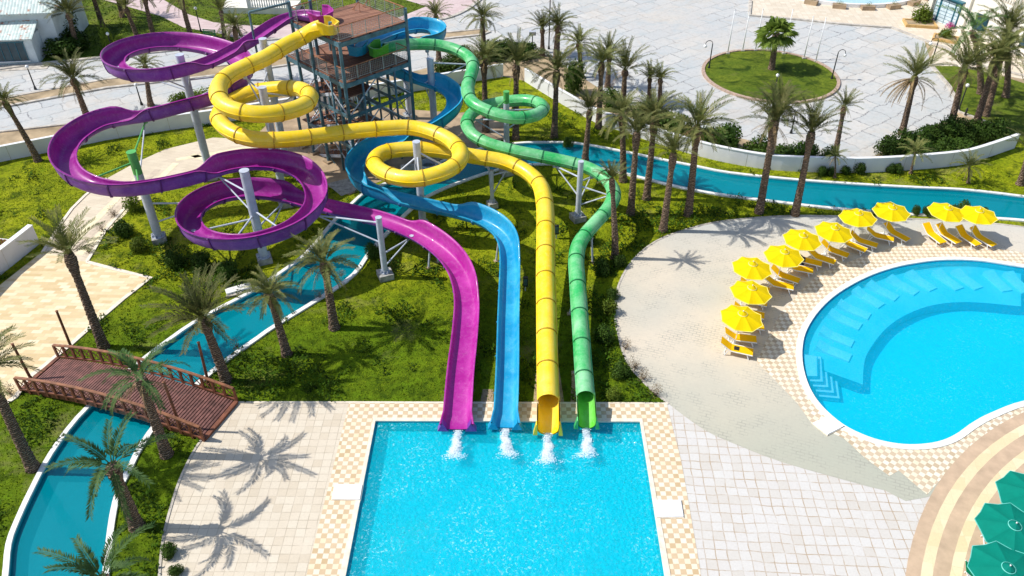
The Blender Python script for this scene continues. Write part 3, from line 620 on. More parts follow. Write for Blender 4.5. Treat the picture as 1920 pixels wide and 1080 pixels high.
def flume(root, P, W, mats, jm, flare=3, split=0):
    """open trough: floor, low inner wall, raised outer wall in the bends, outward lips; run as bolted sections"""
    P = resample(P, .3); C = curv(P, 4); half = W / 2; off = root.location
    HL = []
    for ci_, c in enumerate(C):
        if ci_ < 22: c = 0
        k = 1.0 if abs(c) > .085 else 0.0; HL.append((.42 + .62 * k * (c < 0), .42 + .62 * k * (c > 0), c))
    # wall heights ease over a short ramp like the real moulded transitions
    def ease(v):
        # bends closer than 4 m keep their raised wall between them
        hi = [i for i, q in enumerate(v) if q > .7]
        for a, b in zip(hi, hi[1:]):
            if 1 < b - a < 13: v[a:b] = [v[a]] * (b - a)
        for _ in range(2): v = [(v[max(0, i - 1)] + v[i] + v[min(len(v) - 1, i + 1)]) / 3 for i in range(len(v))]
        return v
    hl = ease([h[0] for h in HL]); hr = ease([h[1] for h in HL])
    N = len(P)
    def inner(i):
        e = max(0, 1 - (N - 1 - i) / flare) * .14; h = half + e
        b = .10 * max(-1, min(1, C[i] * 5)); L, Rr = hl[i], hr[i]
        # side +1 is the right of travel; a left bend (c>0) throws riders to the right
        pts = [(-h - .10, L), (-h, L + .02)]
        for a in range(1, 6): t = a / 6 * PI / 2; pts.append((-h + .06 + (h * .5) * (1 - math.cos(t)) - .06 * math.cos(t), (L + .02) * (1 - math.sin(t)) if L < .6 else (L + .02) * (1 - math.sin(t)) ** 1.25))
        pts += [(-h * .3, -.01), (h * .3, -.01)]
        for a in range(5, 0, -1): t = a / 6 * PI / 2; pts.append((h - .06 - (h * .5) * (1 - math.cos(t)) + .06 * math.cos(t), (Rr + .02) * (1 - math.sin(t)) if Rr < .6 else (Rr + .02) * (1 - math.sin(t)) ** 1.25))
        pts += [(h, Rr + .02), (h + .10, Rr)]
        return [(x, y - .35) for x, y in pts]
    def outer(i):
        pi_ = inner(i); out = []
        for j, (x, y) in enumerate(pi_):
            s = -1 if j < len(pi_) / 2 else 1
            out.append((x + s * (.0 if j in (0, len(pi_) - 1) else .045), y - .05))
        return out
    cutp = int(N * split) if split else 0
    if cutp: MB().sweep([p - off for p in P[:cutp + 1]], inner, closed_prof=False).build('flume_bed', mats[2], root, True)
    MB().sweep([p - off for p in P[cutp:]], lambda i: inner(i + cutp), closed_prof=False).build('flume_bed', mats[0], root, True)
    mo = MB().sweep([p - off for p in P], outer, closed_prof=False); mo.build('flume_shell', mats[1], root, True)
    step = 9; k = 5
    def band(i):
        o_ = outer(i); return [(x + (-.05 if j < len(o_) / 2 else .05), y - .05) for j, (x, y) in enumerate(o_)]
    while k < N - 4:
        mb = MB(); a, b = P[k], P[k] + (P[k + 1] - P[k]).normalized() * .09
        pr0 = outer(k); pr1 = band(k); ring = pr0 + pr1[::-1]
        mb.sweep([a - off, b - off], ring); mb.build('joint_flange', jm, root); k += step
    return P
def tube(root, P, r, mat, jm, cut=8, inmat=None, step=8):
    P = resample(P, .3); off = root.location; N = len(P); n = 20
    circ = [(r * math.cos(2 * PI * i / n), r * math.sin(2 * PI * i / n)) for i in range(n)]
    ci = [(.94 * a, .94 * b) for a, b in circ]
    body = P[:N - cut]
    MB().sweep([p - off for p in body], circ, cap=False).build('tube', mat, root, True)
    MB().sweep([p - off for p in body], ci[::-1], cap=False).build('tube_lining', inmat or mat, root, True)
    # moulded seam along each side of the tube
    for sgn, a in ((1, .05), (-1, .05)):
        MB().sweep([p - off for p in body], [(sgn * r * .985, a - .02), (sgn * (r + .05), a - .02), (sgn * (r + .05), a + .025), (sgn * r * .985, a + .025)][::sgn]).build('seam', mat, root)
    k = 6
    while k < len(body) - 2:
        ring = [((r + .045) * math.cos(2 * PI * i / n), (r + .045) * math.sin(2 * PI * i / n)) for i in range(n)]
        a = body[k]; b = a + (body[k + 1] - a).normalized() * .07
        MB().sweep([a - off, b - off], ring).build('joint_flange', jm, root, False); k += step
    # open end trough
    end = P[N - cut - 1:]; L = len(end) - 1
    def half(i, rr=1.0):
        t = i / max(1, L); hh = r * (1 - .25 * t) * .8; pts = [(-r * rr, hh)]
        pts += [(-r * rr * math.cos(a), -r * rr * math.sin(a)) for a in [PI * j / 14 for j in range(15)]]
        return pts + [(r * rr, hh)]
    MB().sweep([p - off for p in end], lambda i: half(i, .96), closed_prof=False).build('outlet_bed', inmat or mat, root, True)
    MB().sweep([p - off for p in end], lambda i: [(x * 1.08, y * 1.08 - .02) for x, y in half(i)], closed_prof=False).build('outlet_shell', mat, root, True)
    T = (P[-1] - P[-3]).normalized(); S = T.cross(Vector((0, 0, 1))).normalized()
    for s in (-1, 1):
        a = P[-1] - off + S * s * r * 1.0; e = MB()
        e.add([a + Vector((0, 0, .5 * r)), a + Vector((0, 0, -r)), a + S * s * .22 + Vector((0, 0, -r)), a + S * s * .08 + Vector((0, 0, .4 * r)),
               a - T * .25 + Vector((0, 0, .5 * r)), a - T * .25 + Vector((0, 0, -r)), a - T * .25 + S * s * .22 + Vector((0, 0, -r)), a - T * .25 + S * s * .08 + Vector((0, 0, .4 * r))],
              [(0, 1, 2, 3), (7, 6, 5, 4), (0, 3, 7, 4), (2, 1, 5, 6), (3, 2, 6, 7), (1, 0, 4, 5)]).build('end_bracket', mat, root)
    return P
P_purple = path3([(592, 29, 11.6), (578, 27, 11.6), (562, 25, 11.5), (530, 35), (502, 52), (467, 76), (433, 94), (400, 111, 9.7), (350, 128), (300, 139), (250, 139), (218, 128), (216, 110), (240, 95), (275, 86), (318, 82), (370, 86), (420, 99), (450, 115), (457, 135, 8.4), (447, 156), (420, 173), (387, 186), (333, 200), (283, 213), (233, 221), (190, 230), (155, 248), (128, 272), (120, 300), (133, 325), (165, 342), (200, 351), (240, 353), (300, 345), (367, 330), (400, 318), (440, 308), (483, 304), (530, 308), (567, 322), (590, 347), (594, 378, 4.6), (575, 405), (545, 427), (500, 444), (450, 453), (400, 450), (365, 436), (355, 412), (368, 390), (400, 371), (445, 360), (500, 360), (550, 369), (600, 383), (667, 398), (717, 411), (767, 430), (805, 450), (838, 476), (860, 505), (871, 535), (875, 565), (874, 595), (870, 640), (864, 690), (860, 740), (856, 797, .62)], 6)
P_blue = path3([(677, 88, 8.6), (700, 76, 8.5), (727, 64, 8.4), (757, 55), (785, 51), (812, 54), (824, 64), (812, 75), (780, 80), (745, 85), (715, 95), (703, 108), (715, 120), (740, 132, 6.6), (767, 142), (800, 152), (830, 163), (850, 180), (852, 202), (832, 222), (805, 240, 4.5), (770, 256), (733, 268), (700, 280), (675, 298, 3.9), (665, 320), (675, 341), (700, 357), (740, 369), (790, 381, 2.9), (840, 392), (880, 402), (912, 414), (938, 432), (952, 455), (956, 485), (955, 533), (953, 600), (952, 667), (950, 733), (947, 795, .62)], 6)
P_yellow = path3([(602, 52, 11.75), (595, 54, 11.7), (583, 60), (563, 72, 10.9), (533, 87), (500, 108), (460, 126), (427, 143), (410, 163), (412, 187), (430, 203), (467, 213), (507, 214), (543, 208), (572, 197), (582, 183), (571, 170), (547, 165), (517, 167), (483, 171), (450, 182), (425, 198), (411, 213), (413, 230), (433, 247), (457, 257), (485, 262), (533, 262), (583, 257), (633, 250, 6.2), (683, 244), (733, 240), (770, 239), (807, 247), (840, 261), (861, 280), (863, 300), (842, 318), (810, 330), (777, 336), (745, 333), (718, 323), (703, 310), (704, 297), (720, 286), (747, 281), (783, 279, 4.6), (830, 283), (880, 292), (913, 297), (945, 303), (977, 316), (1001, 333), (1015, 352), (1021, 380), (1023, 410), (1023, 453), (1023, 513), (1024, 560), (1025, 617), (1026, 667), (1027, 710), (1028, 753), (1028, 803, .72)], 6)
P_green = path3([(722, 92, 8.5), (745, 86, 8.5), (777, 83, 8.35), (817, 84), (845, 90), (865, 98), (882, 110), (887, 125), (883, 143), (877, 162), (879, 182), (893, 198), (917, 209), (940, 217), (967, 221), (993, 219), (1012, 212), (1019, 202), (1010, 193), (987, 188), (960, 189), (933, 193), (908, 199), (886, 211), (875, 230), (884, 251), (908, 266), (940, 277), (983, 287), (1033, 297, 3.8), (1077, 307), (1108, 317), (1133, 333), (1147, 350), (1151, 368), (1143, 388), (1123, 411), (1098, 439), (1084, 463), (1080, 493), (1082, 520), (1085, 567), (1090, 633), (1093, 680), (1097, 733), (1101, 795, .66)], 6)
def slide_root(P, name, label): return empty(name, (P[-1].x, P[-1].y, 0), 0, label, 'water slide')
r_p = slide_root(P_purple, 'water_slide', 'open purple and magenta flume with wide loops, leftmost of the four slides')
PP = flume(r_p, P_purple, 1.35, (M['purple'], M['purple_out'], M['plum']), M['joint_p'], split=.78)
r_b = slide_root(P_blue, 'water_slide', 'open bright blue flume snaking down between the magenta and the yellow slide')
PB = flume(r_b, P_blue, 1.12, (M['blue'], M['blue']), M['joint_b'])
r_y = slide_root(P_yellow, 'water_slide', 'closed yellow tube slide with two round coils and a scooped outlet')
PY = tube(r_y, P_yellow, .56, M['yellow'], M['joint_y'], 6)
r_g = slide_root(P_green, 'water_slide', 'closed green tube slide with one coil, rightmost of the four at the pool')
PG = tube(r_g, P_green, .46, M['green'], M['joint_g'], 6, M['green_in'])
# entry tubs, bed plates and feet
def entry(root, P, W, mat, h=.55, label=None):
    d = (P[0] - P[3]); d.z = 0; d.normalize(); s = Vector((d.y, -d.x, 0)); off = root.location; a = P[0] - off; m = MB()
    prof = [(0, .95), (.45, 1.1), (.9, 1.0), (1.25, .55)]
    rows = []
    for t, k in prof:
        c = a + d * t; hw = W / 2 * k * 1.25; hh = h * (1 if t < .9 else .75)
        rows.append([c - s * hw + Vector((0, 0, hh - .2)), c - s * hw * .8 + Vector((0, 0, -.3)), c + s * hw * .8 + Vector((0, 0, -.3)), c + s * hw + Vector((0, 0, hh - .2))])
    vs_ = [q for r in rows for q in r]; fs = [(i * 4 + k, i * 4 + k + 1, i * 4 + 5 + k, i * 4 + 4 + k) for i in range(3) for k in range(3)] + [(12, 13, 14, 15)]
    m.add(vs_, fs)
    # rim
    for r0, r1 in zip(rows, rows[1:]): m.bar(r0[0], r1[0], .1, .08); m.bar(r0[3], r1[3], .1, .08)
    m.bar(rows[-1][0], rows[-1][3], .1, .08); m.build('entry_tub', mat, root)
entry(r_p, PP, 1.5, M['purple'], .7); entry(r_b, PB, 1.2, M['blue'], .8); entry(r_y, PY, 1.1, M['yellow'], .8); entry(r_g, PG, 1.1, M['green_in'], .8)
for rt, P, W, mt in ((r_p, PP, 1.5, 'purple_out'), (r_b, PB, 1.3, 'blue')):
    T = (P[-1] - P[-4]).normalized(); S = T.cross(Vector((0, 0, 1))).normalized(); off = rt.location
    for s in (-1, 1):
        m = MB(); a = P[-1] - off + S * s * (W / 2 + .0)
        m.add([a + Vector((0, 0, .1)), a + Vector((0, 0, -.5)) - S * s * .3, a + S * s * .28 + Vector((0, 0, -.5)), a - T * .35 + Vector((0, 0, .1)), a - T * .35 + Vector((0, 0, -.5)) - S * s * .3, a - T * .35 + S * s * .28 + Vector((0, 0, -.5))], [(0, 1, 2), (5, 4, 3), (0, 2, 5, 3), (2, 1, 4, 5), (1, 0, 3, 4)])
        m.build('end_bracket', M[mt], rt)

# foam where each slide lands
def foam_glint(P, label, seed):
    """water pouring off the lip, a boiling mound where it lands and loose flecks around it"""
    rs = np.random.default_rng(seed); e = P[-1]; n = 4200; V = []; t = np.clip(rs.beta(1.5, 1.6, n) + rs.normal(0, .05, n) - .05, 0, 1.1); dx = (rs.random() - .5) * .5
    wd = np.where(t < .45, .085 + .03 * t, .10 + .20 * (t - .45)); x = rs.normal(0, 1, n) * wd * (1 + (t > .8) * .5) + dx * t ** 2 + .05 * np.sin(t * 14 + seed)
    y = .02 - 1.8 * t + rs.normal(0, .03, n); zt = np.where(t < .18, (e.z - .42) * (1 - t / .18) - .03, -.05); mound = .13 * np.exp(-((t - .62) / .25) ** 2) * np.exp(-(x / .3) ** 2); z = zt + rs.random(n) * (.03 + mound)
    s_ = rs.uniform(.012, .034, n)[:, None]; C = np.stack([x, y, z], 1); a = rs.normal(0, 1, (n, 3)); a[:, 2] *= .45; a /= np.linalg.norm(a, axis=1)[:, None]; up = np.array([0, 0, 1.]); b = np.cross(a, up); b /= np.maximum(.05, np.linalg.norm(b, axis=1))[:, None]
    V = np.stack([C - a * s_, C + b * s_, C + a * s_, C - b * s_], 1).reshape(-1, 3); F = np.arange(4 * n).reshape(-1, 4)
    o = tri_object('splash', V, F, M['foam_glint'], 4); o.location = (e.x, e.y, 0); tag(o, label, 'splash', kind='stuff')
foam_glint(PP, 'white splash at the foot of the magenta slide', 1); foam_glint(PB, 'white splash at the foot of the blue slide', 2); foam_glint(PY, 'white splash at the foot of the yellow slide', 3); foam_glint(PG, 'white splash at the foot of the green slide', 4)

# ------------------------------------------------------------ slide supports
def column(base, top, r, slides, label, green=0, arms=4, reach=5.6, ped=.95, drop=.5):
    b = at(*base[:2]) if len(base) == 2 else at(*base)
    b.z = 0; t = aty(top[0], top[1], b.y); H_ = t.z; rt = empty('support_column', b, 0, label, 'support column', 'steel columns carrying the slides')
    m = MB(); m.box((0, 0, .22), (ped, ped, .44), .4); m.build('pedestal', M['concrete'], rt)
    m = MB(); m.lathe([(r * 1.5, .44), (r * 1.5, .5), (r * 1.02, .5), (r, .75)], n=16)
    for k in range(8): a = k * PI / 4; m.box((math.cos(a) * r * 1.2, math.sin(a) * r * 1.2, .56), (.16, .02, .2), a)
    m.build('base_plate', M['steel'], rt)
    top_g = green and H_ - green
    zt = top_g or H_; m = MB().cyl((0, 0, .5), (0, 0, zt), r, r, 20); autosmooth(m.build('pole', M['steel'], rt))
    if green: m = MB().cyl((0, 0, zt), (0, 0, H_), r, r, 20); autosmooth(m.build('painted_pole_top', M['steel_green'], rt))
    m = MB().cyl((0, 0, H_), (0, 0, H_ + .03), r * 1.06, r * 1.06, 20); m.build('cap', M['steel_green' if green else 'steel'], rt)
    for P, dz in slides:
        cand = [(p, math.atan2(p.y - b.y, p.x - b.x), (p - b).xy.length) for p in P if .5 < (p - b).xy.length < reach and p.z - dz < H_ + .6]
        if not cand: continue
        used = []
        cand.sort(key=lambda c: c[2])
        for p, a, L in cand:
            if all(abs((a - u + PI) % (2 * PI) - PI) > 2 * PI / arms * .8 for u, _ in used) and len(used) < arms: used.append((a, p))
        for a, p in used:
            q = Vector((p.x, p.y, p.z - dz)) - b; h = min(H_ - .35, q.z + (1.3 if dz > .55 else .25)); d = Vector((math.cos(a), math.sin(a), 0)); tip = q - d * .1
            mt = M['steel_green'] if green and h > zt - .3 else M['steel']
            m = MB().cyl(d * r * .8 + Vector((0, 0, h)), tip, .065, .055, 8); m.cyl(tip - Vector((0, 0, .1)), tip + Vector((0, 0, .12)), .16, .16, 8)
            m.build('arm', mt, rt)
            lo = max(.9, h - 1.5); m = MB().cyl(d * r * .8 + Vector((0, 0, lo)), tip - d * .15, .055, .05, 8); m.build('brace', M['steel'], rt)
    return rt
Q = .46
column((397, 335), (330, 103), .30, [(PP, Q)], 'tall grey column rising inside the highest purple loop, near the yellow tube', reach=6)
column((300, 452), (248, 285), .30, [(PP, Q)], 'green topped column inside the leftmost purple bend', green=1.6, reach=6.5)
column((497, 490), (462, 320), .30, [(PP, Q)], 'grey column in the middle of the two stacked magenta loops', reach=5.2, arms=5)
column((723, 520), (713, 408), .20, [(PP, Q)], 'short slim grey column beside the last magenta bend by the river', reach=5)
column((497, 191, 8.4), (492, 164), .28, [(PY, .6)], 'grey column standing in the upper yellow coil', reach=4.5)
column((541, 325), (503, 73), .28, [(PY, .6)], 'tallest grey column behind the upper yellow coil, left of the tower', reach=4)
column((784, 309, 5.2), (785, 266), .26, [(PY, .6)], 'grey column standing in the lower yellow coil', reach=4.6)
column((950, 326), (947, 172), .22, [(PG, .5)], 'green topped column standing in the green coil', green=.9, reach=4.5)
column((1083, 412), (1092, 303), .20, [(PG, .5)], 'short grey column left of the last green bend', reach=4)
column((817, 275), (806, 110), .28, [(PB, Q), (PG, .5)], 'tall grey column between the blue bend and the green tube, right of the tower', reach=4.2, arms=3)
column((768, 222), (757, 135), .26, [(PB, Q)], 'grey column under the blue flume close behind the tower', reach=3.5, arms=3)
column((923, 388), (919, 320), .14, [(PY, .6)], 'thin grey post under the yellow tube before its last bend', reach=2.5, arms=2, ped=.7)
def prop(P, i, label, dz=.5, wide=.9):
    p = P[i]; rt = empty('slide_trestle', (p.x, p.y, 0), 0, label, 'trestle', 'low trestles under the straight slide runs'); h = p.z - dz - .06
    T = P[i + 1] - P[i - 1]; rt.rotation_euler.z = math.atan2(T.y, T.x)
    for s in (-1, 1):
        MB().cyl((0, s * wide / 2, 0), (0, s * wide / 4, h), .07, .07, 10).build('leg', M['steel'], rt); MB().box((0, s * wide / 2, .04), (.28, .28, .08)).build('foot', M['brown_pad'], rt)
    MB().box((0, 0, h), (.12, wide * .7, .12)).build('cross_beam', M['steel'], rt)
for P, nm, dz in ((PP, 'magenta', .47), (PB, 'blue', .47), (PY, 'yellow', .62), (PG, 'green', .52)):
    n = len(P)
    for j, back in enumerate((16, 34, 54)): prop(P, n - back, f'{("nearest", "middle", "farthest")[j]} grey trestle under the straight end of the {nm} slide', dz)

# ------------------------------------------------------------ slide tower
TC = Vector((-12.3, 60.1)); TA = R(45); HS = 3.05
tw = empty('slide_tower', (TC.x, TC.y, 0), TA, 'teal steel start tower with two brown timber decks, stairs and railings', 'tower')
Z1, Z2 = 8.0, 11.1
# local axes: +x towards upper right of the photo, corner (-HS,-HS) is nearest the camera
def T_box(name, c, s, mt, **k): return MB().box(c, s, **k).build(name, M[mt], tw)
ext = 1.6                                     # the lower deck runs on to the left
T_box('lower_deck', (0, 0 + ext / 2, Z1), (2 * HS, 2 * HS + ext, .08), 'tdeck')
T_box('upper_deck', (0, 0, Z2), (2 * HS, 2 * HS - .0, .08), 'tdeck')
for z, y1 in ((Z1, HS + ext), (Z2, HS)):
    for a, b in (((-HS, -HS), (HS, -HS)), ((HS, -HS), (HS, y1)), ((HS, y1), (-HS, y1)), ((-HS, y1), (-HS, -HS))):
        m = MB(); d = Vector((b[0] - a[0], b[1] - a[1], 0)).normalized() * .08; m.bar(Vector((*a, z - .22)) - d, Vector((*b, z - .22)) + d, .12, .34); m.build('deck_beam', M['tower'], tw)
    for k in range(5): T_box('joist', (-HS + 1.0 + k * 1.02, (y1 - HS) / 2, z - .14), (.08, y1 + HS - .2, .16), 'tower')
cols = [(-HS, -HS, 11.1), (HS, -HS, 12.1), (HS, HS, 12.1), (-HS, HS, 12.6), (-HS + .1, -HS + 1.0, 12.3), (0, HS, 11), (HS, 0, 8), (-HS, HS + ext, 8), (HS, HS + ext, 8), (0, -.4, 8), (-HS, .9, 11), (.2, HS + ext, 8), (-HS + 1.8, HS, 12.3)]
for i, (x, y, h) in enumerate(cols):
    m = MB().cyl((x, y, .1), (x, y, h), .13, .13, 10); autosmooth(m.build('column', M['tower'], tw)); MB().box((x, y, .08), (.7, .7, .16)).build('footing', M['brown_pad'], tw)
faces_ = [((-HS, -HS), (HS, -HS)), ((HS, -HS), (HS, HS)), ((HS, HS), (-HS, HS)), ((-HS, HS), (-HS, -HS)), ((0, -HS), (0, HS))]
for z in (2.7, 5.3):
    for a, b in faces_: MB().bar((*a, z), (*b, z), .12, .26).build('girder', M['tower'], tw)
for zi, (z0, z1) in enumerate(((.2, 2.7), (2.7, 5.3), (5.3, 7.8))):
    for a, b in faces_[:4]:
        mx = ((a[0] + b[0]) / 2, (a[1] + b[1]) / 2)
        MB().bar((*a, z0), (*mx, z1), .07).bar((*b, z0), (*mx, z1), .07).build('cross_brace', M['steel'], tw)
        if zi < 2: MB().bar((*mx, z0), (*a, z1), .06).build('cross_brace', M['tower'], tw)
for z in (2.7, 5.3):
    for x in (-1.5, 1.5): MB().bar((x, -HS + .1, z - .02), (x, HS - .1, z - .02), .10, .2).build('floor_joist', M['tower'], tw)
for a, b in (((-1.5, -HS), (1.5, HS)), ((HS, -1.5), (-HS, 1.5))): MB().bar((*a, .3), (*b, 5.2), .06).bar((*a, 5.2), (*b, 7.8), .06).build('cross_brace', M['tower'], tw)
for x, y in ((-1.5, -HS), (1.5, -HS), (-HS, -1.2), (HS, 1.5)): autosmooth(MB().cyl((x, y, .1), (x, y, 7.8), .09, .09, 8).build('column', M['tower'], tw))
# stairs: switchback flights with landings at the back and left of the tower
def flight(x, y0, y1, z0, z1, wd=1.15, rot=False):
    n = max(3, int(abs(z1 - z0) / .19)); fr2 = MB()
    for sx in (-1, 1):
        fr2.bar((x + sx * wd / 2, y0, z0 - .05), (x + sx * wd / 2, y1, z1 - .05), .06, .24)
    fr2.build('stringer', M['steel'], tw)
    for k in range(n):
        t = (k + .5) / n; MB().box((x, y0 + (y1 - y0) * t, z0 + (z1 - z0) * t), (wd, .26, .045)).build('tread', M['tdeck'], tw)
    hr = MB()
    for sx in (-1, 1):
        hr.bar((x + sx * wd / 2, y0, z0 + .95), (x + sx * wd / 2, y1, z1 + .95), .045)
        for k in range(6): t = k / 5; yy = y0 + (y1 - y0) * t; zz = z0 + (z1 - z0) * t; hr.bar((x + sx * wd / 2, yy, zz), (x + sx * wd / 2, yy, zz + .95), .03)
    hr.build('handrail', M['rust'], tw)
for k in range(3):
    z0 = 2.65 * k; z1 = z0 + 1.33; z2 = z0 + 2.66 if k < 2 else Z1
    flight(-2.3, 2.4, -1.2, z0 + .02, z1); flight(-.9, -1.2, 2.4, z1, z2)
    T_box('landing', (-1.6, -1.95, z1), (2.8, 1.4, .06), 'tdeck'); 
    if k < 2: T_box('landing', (-1.2, 3.3, z2), (3.6, 1.7, .06), 'tdeck')
flight(2.2, 4.4, .9, Z1 + .05, Z2 - .05, 1.0)
def railing(a, b, z, mt='rail', h=1.05):
    A = Vector((*a, z)); B = Vector((*b, z)); L = (B - A).length; m = MB(); n = max(1, round(L / 1.15))
    for k in range(n + 1): p = A.lerp(B, k / n); m.bar(p, p + Vector((0, 0, h)), .045)
    m.bar(A + Vector((0, 0, .12)), B + Vector((0, 0, .12)), .03)
    m.build('railing', M[mt], tw)
    MB().bar(A + Vector((0, 0, h)), B + Vector((0, 0, h)), .055).build('top_rail', M['rust'], tw)
    m = MB(); k2 = int(L / .16)
    for k in range(k2 + 1): p = A.lerp(B, k / k2); m.bar(p + Vector((0, 0, .12)), p + Vector((0, 0, h)), .012)
    for k in range(1, 6): m.bar(A + Vector((0, 0, .12 + k * .155)), B + Vector((0, 0, .12 + k * .155)), .01)
    m.build('mesh_infill', M['rail'], tw)
e = .06; H1 = HS - e
railing((-H1, -H1), (H1, -H1), Z1 + .04); railing((H1, -H1), (H1, -1.6), Z1 + .04); railing((-H1, -H1), (-H1, HS + ext), Z1 + .04); railing((-H1, HS + ext - e), (H1, HS + ext - e), Z1 + .04); railing((H1, 2.4), (H1, HS + ext), Z1 + .04)
railing((-H1, -H1), (H1, -H1), Z2 + .04); railing((H1, -H1), (H1, H1), Z2 + .04); railing((-H1, -H1), (-H1, -2.1), Z2 + .04); railing((-H1, H1), (1.6, H1), Z2 + .04); railing((-H1, 2.3), (-H1, H1), Z2 + .04)
# upper frame posts and head beam by the slide mouths
m = MB(); m.bar((-HS, HS, 12.5), (-HS - 3.2, HS + .2, 12.5), .12, .14).bar((-HS - 3.2, HS + .2, 12.5), (-HS - 3.2, HS + .2, 8.2), .12); m.build('gantry', M['tower'], tw)
m = MB(); m.bar((HS, HS, 10.2), (HS + .1, HS, 13.2), .1); m.build('mast', M['tower'], tw)

# ------------------------------------------------------------ footbridge
bl_f, bl_n = at(110, 674), at(42, 733); br_f, br_n = at(444, 756), at(384, 826)
bc0 = (bl_f + bl_n) / 2; bc1 = (br_f + br_n) / 2
D = (bc1 - bc0); BL = D.length; ba = math.atan2(D.y, D.x); br = empty('footbridge', (bc0 + bc1) / 2, ba, 'arched dark red timber footbridge with cross braced railings over the lazy river', 'bridge')
inv = Matrix.Rotation(-ba, 3, 'Z')
def loc(p): return inv @ (p - br.location)
LF, LN, RF, RN = loc(bl_f), loc(bl_n), loc(br_f), loc(br_n); ARCH = .6
def brp(t, s):            # t along 0..1, s 0 far side .. 1 near side
    a = LF.lerp(RF, t); b = LN.lerp(RN, t); p = a.lerp(b, s); p.z = .10 + ARCH * (1 - (2 * t - 1) ** 2); return p
npl = 70
for k in range(npl):
    t0 = (k + .06) / npl; t1 = (k + .74) / npl; a, b, c, d = brp(t0, 0), brp(t1, 0), brp(t1, 1), brp(t0, 1); dz = Vector((0, 0, .06))
    MB().add([a - dz, b - dz, c - dz, d - dz, a, b, c, d], [(0, 1, 2, 3), (7, 6, 5, 4), (0, 4, 5, 1), (1, 5, 6, 2), (2, 6, 7, 3), (3, 7, 4, 0)]).build('deck_plank', M['plankwood'], br)
for s in (0.02, .35, .65, .98):
    m = MB().sweep([brp(k / 16, s) - Vector((0, 0, .20)) for k in range(17)], [(-.08, -.12), (.08, -.12), (.08, .12), (-.08, .12)]); m.build('girder', M['wood'], br)
for s, nm in ((-.02, 'far'), (1.02, 'near')):
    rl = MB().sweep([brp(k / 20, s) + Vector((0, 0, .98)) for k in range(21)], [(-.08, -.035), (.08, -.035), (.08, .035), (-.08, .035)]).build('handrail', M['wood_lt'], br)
    MB().sweep([brp(k / 20, s) + Vector((0, 0, .10)) for k in range(21)], [(-.05, -.05), (.05, -.05), (.05, .05), (-.05, .05)]).build('lower_rail', M['wood'], br)
    npst = 18
    for k in range(npst + 1):
        p = brp(k / npst, s); MB().bar(p - Vector((0, 0, .2)), p + Vector((0, 0, .96)), .13, .10).build('post', M['wood'], br)
        if k < npst:
            q = brp((k + 1) / npst, s); up = Vector((0, 0, .92)); lo = Vector((0, 0, .14))
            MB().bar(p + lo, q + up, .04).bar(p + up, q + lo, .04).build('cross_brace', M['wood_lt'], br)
for t in (0.0, 1.0):
    MB().bar(brp(t, 0) + Vector((0, 0, .005)), brp(t, 1) + Vector((0, 0, .005)), .22, .14).build('end_board', M['wood'], br)
for (b, t_, lb) in (((60, 714), (23, 645), 'leaning brown timber pole at the left end of the bridge, nearest the camera'), ((134, 652), (106, 583), 'brown timber pole beyond the left end of the bridge'), ((341, 807), (307, 716), 'dark timber pole on the near rail at the right end of the bridge'), ((393, 727), (372, 642), 'dark timber pole on the far rail at the right end of the bridge')):
    B = at(*b); T = aty(t_[0], t_[1], B.y); rt = empty('wooden_post', B, 0, lb, 'post', 'timber poles at the ends of the bridge')
    autosmooth(MB().cyl((0, 0, 0), T - B, .085, .07, 10).build('shaft', M['wood'], rt)); MB().cyl(T - B, T - B + Vector((0, 0, .04)), .09, .05, 10).build('cap', M['wood_lt'], rt)

# ------------------------------------------------------------ palms
def frond(V, F, az, el0, L, droop, nl, ll, wd, twist, rs, base=(0, 0, 0), rw=.035):
    """one pinnate frond: arching rib with narrow leaflets on both sides"""
    n = 9; p = np.array(base, float); pts = [p.copy()]; dirs = []
    for i in range(n):
        t = (i + .5) / n; el = el0 - droop * t ** 1.3; d = np.array([math.cos(az) * math.cos(el), math.sin(az) * math.cos(el), math.sin(el)]); dirs.append(d); p = p + d * L / n; pts.append(p.copy())
    dirs.append(dirs[-1]); pts = np.array(pts); dirs = np.array(dirs)
    side0 = np.array([-math.sin(az), math.cos(az), 0])
    for i in range(n):
        b = len(V); w0 = rw * (1 - i / n * .75); w1 = rw * (1 - (i + 1) / n * .75)
        V += [pts[i] - side0 * w0, pts[i] + side0 * w0, pts[i + 1] + side0 * w1, pts[i + 1] - side0 * w1]; F += [(b, b + 1, b + 2), (b, b + 2, b + 3)]
    for k in range(nl):
        t = .14 + .86 * (k + .5) / nl; f = t * n; i = min(n - 1, int(f)); q = pts[i] + (pts[i + 1] - pts[i]) * (f - i); d = dirs[i]; up = np.cross(d, side0); up = -up if up[2] < 0 else up
        lw = ll * (math.sin(min(1, t * 1.25 + .12) * PI * .78) * .75 + .25)
        for s in (-1, 1):
            j = rs.uniform(-.18, .18); tw_ = twist + rs.uniform(-.25, .25)
            ld = d * (.62 + .3 * t + j) + side0 * s * (.85 * math.cos(tw_)) + up * (.85 * math.sin(tw_)); ld = ld / np.linalg.norm(ld)
            tip = q + ld * lw * rs.uniform(.85, 1.1); tip[2] -= lw * .12; wv = d * wd * (1.15 - .4 * t); b = len(V); mid = q + (tip - q) * .45
            V += [q - wv * .4, mid - wv * .55, tip, mid + wv * .55]; F += [(b, b + 1, b + 2), (b, b + 2, b + 3)]
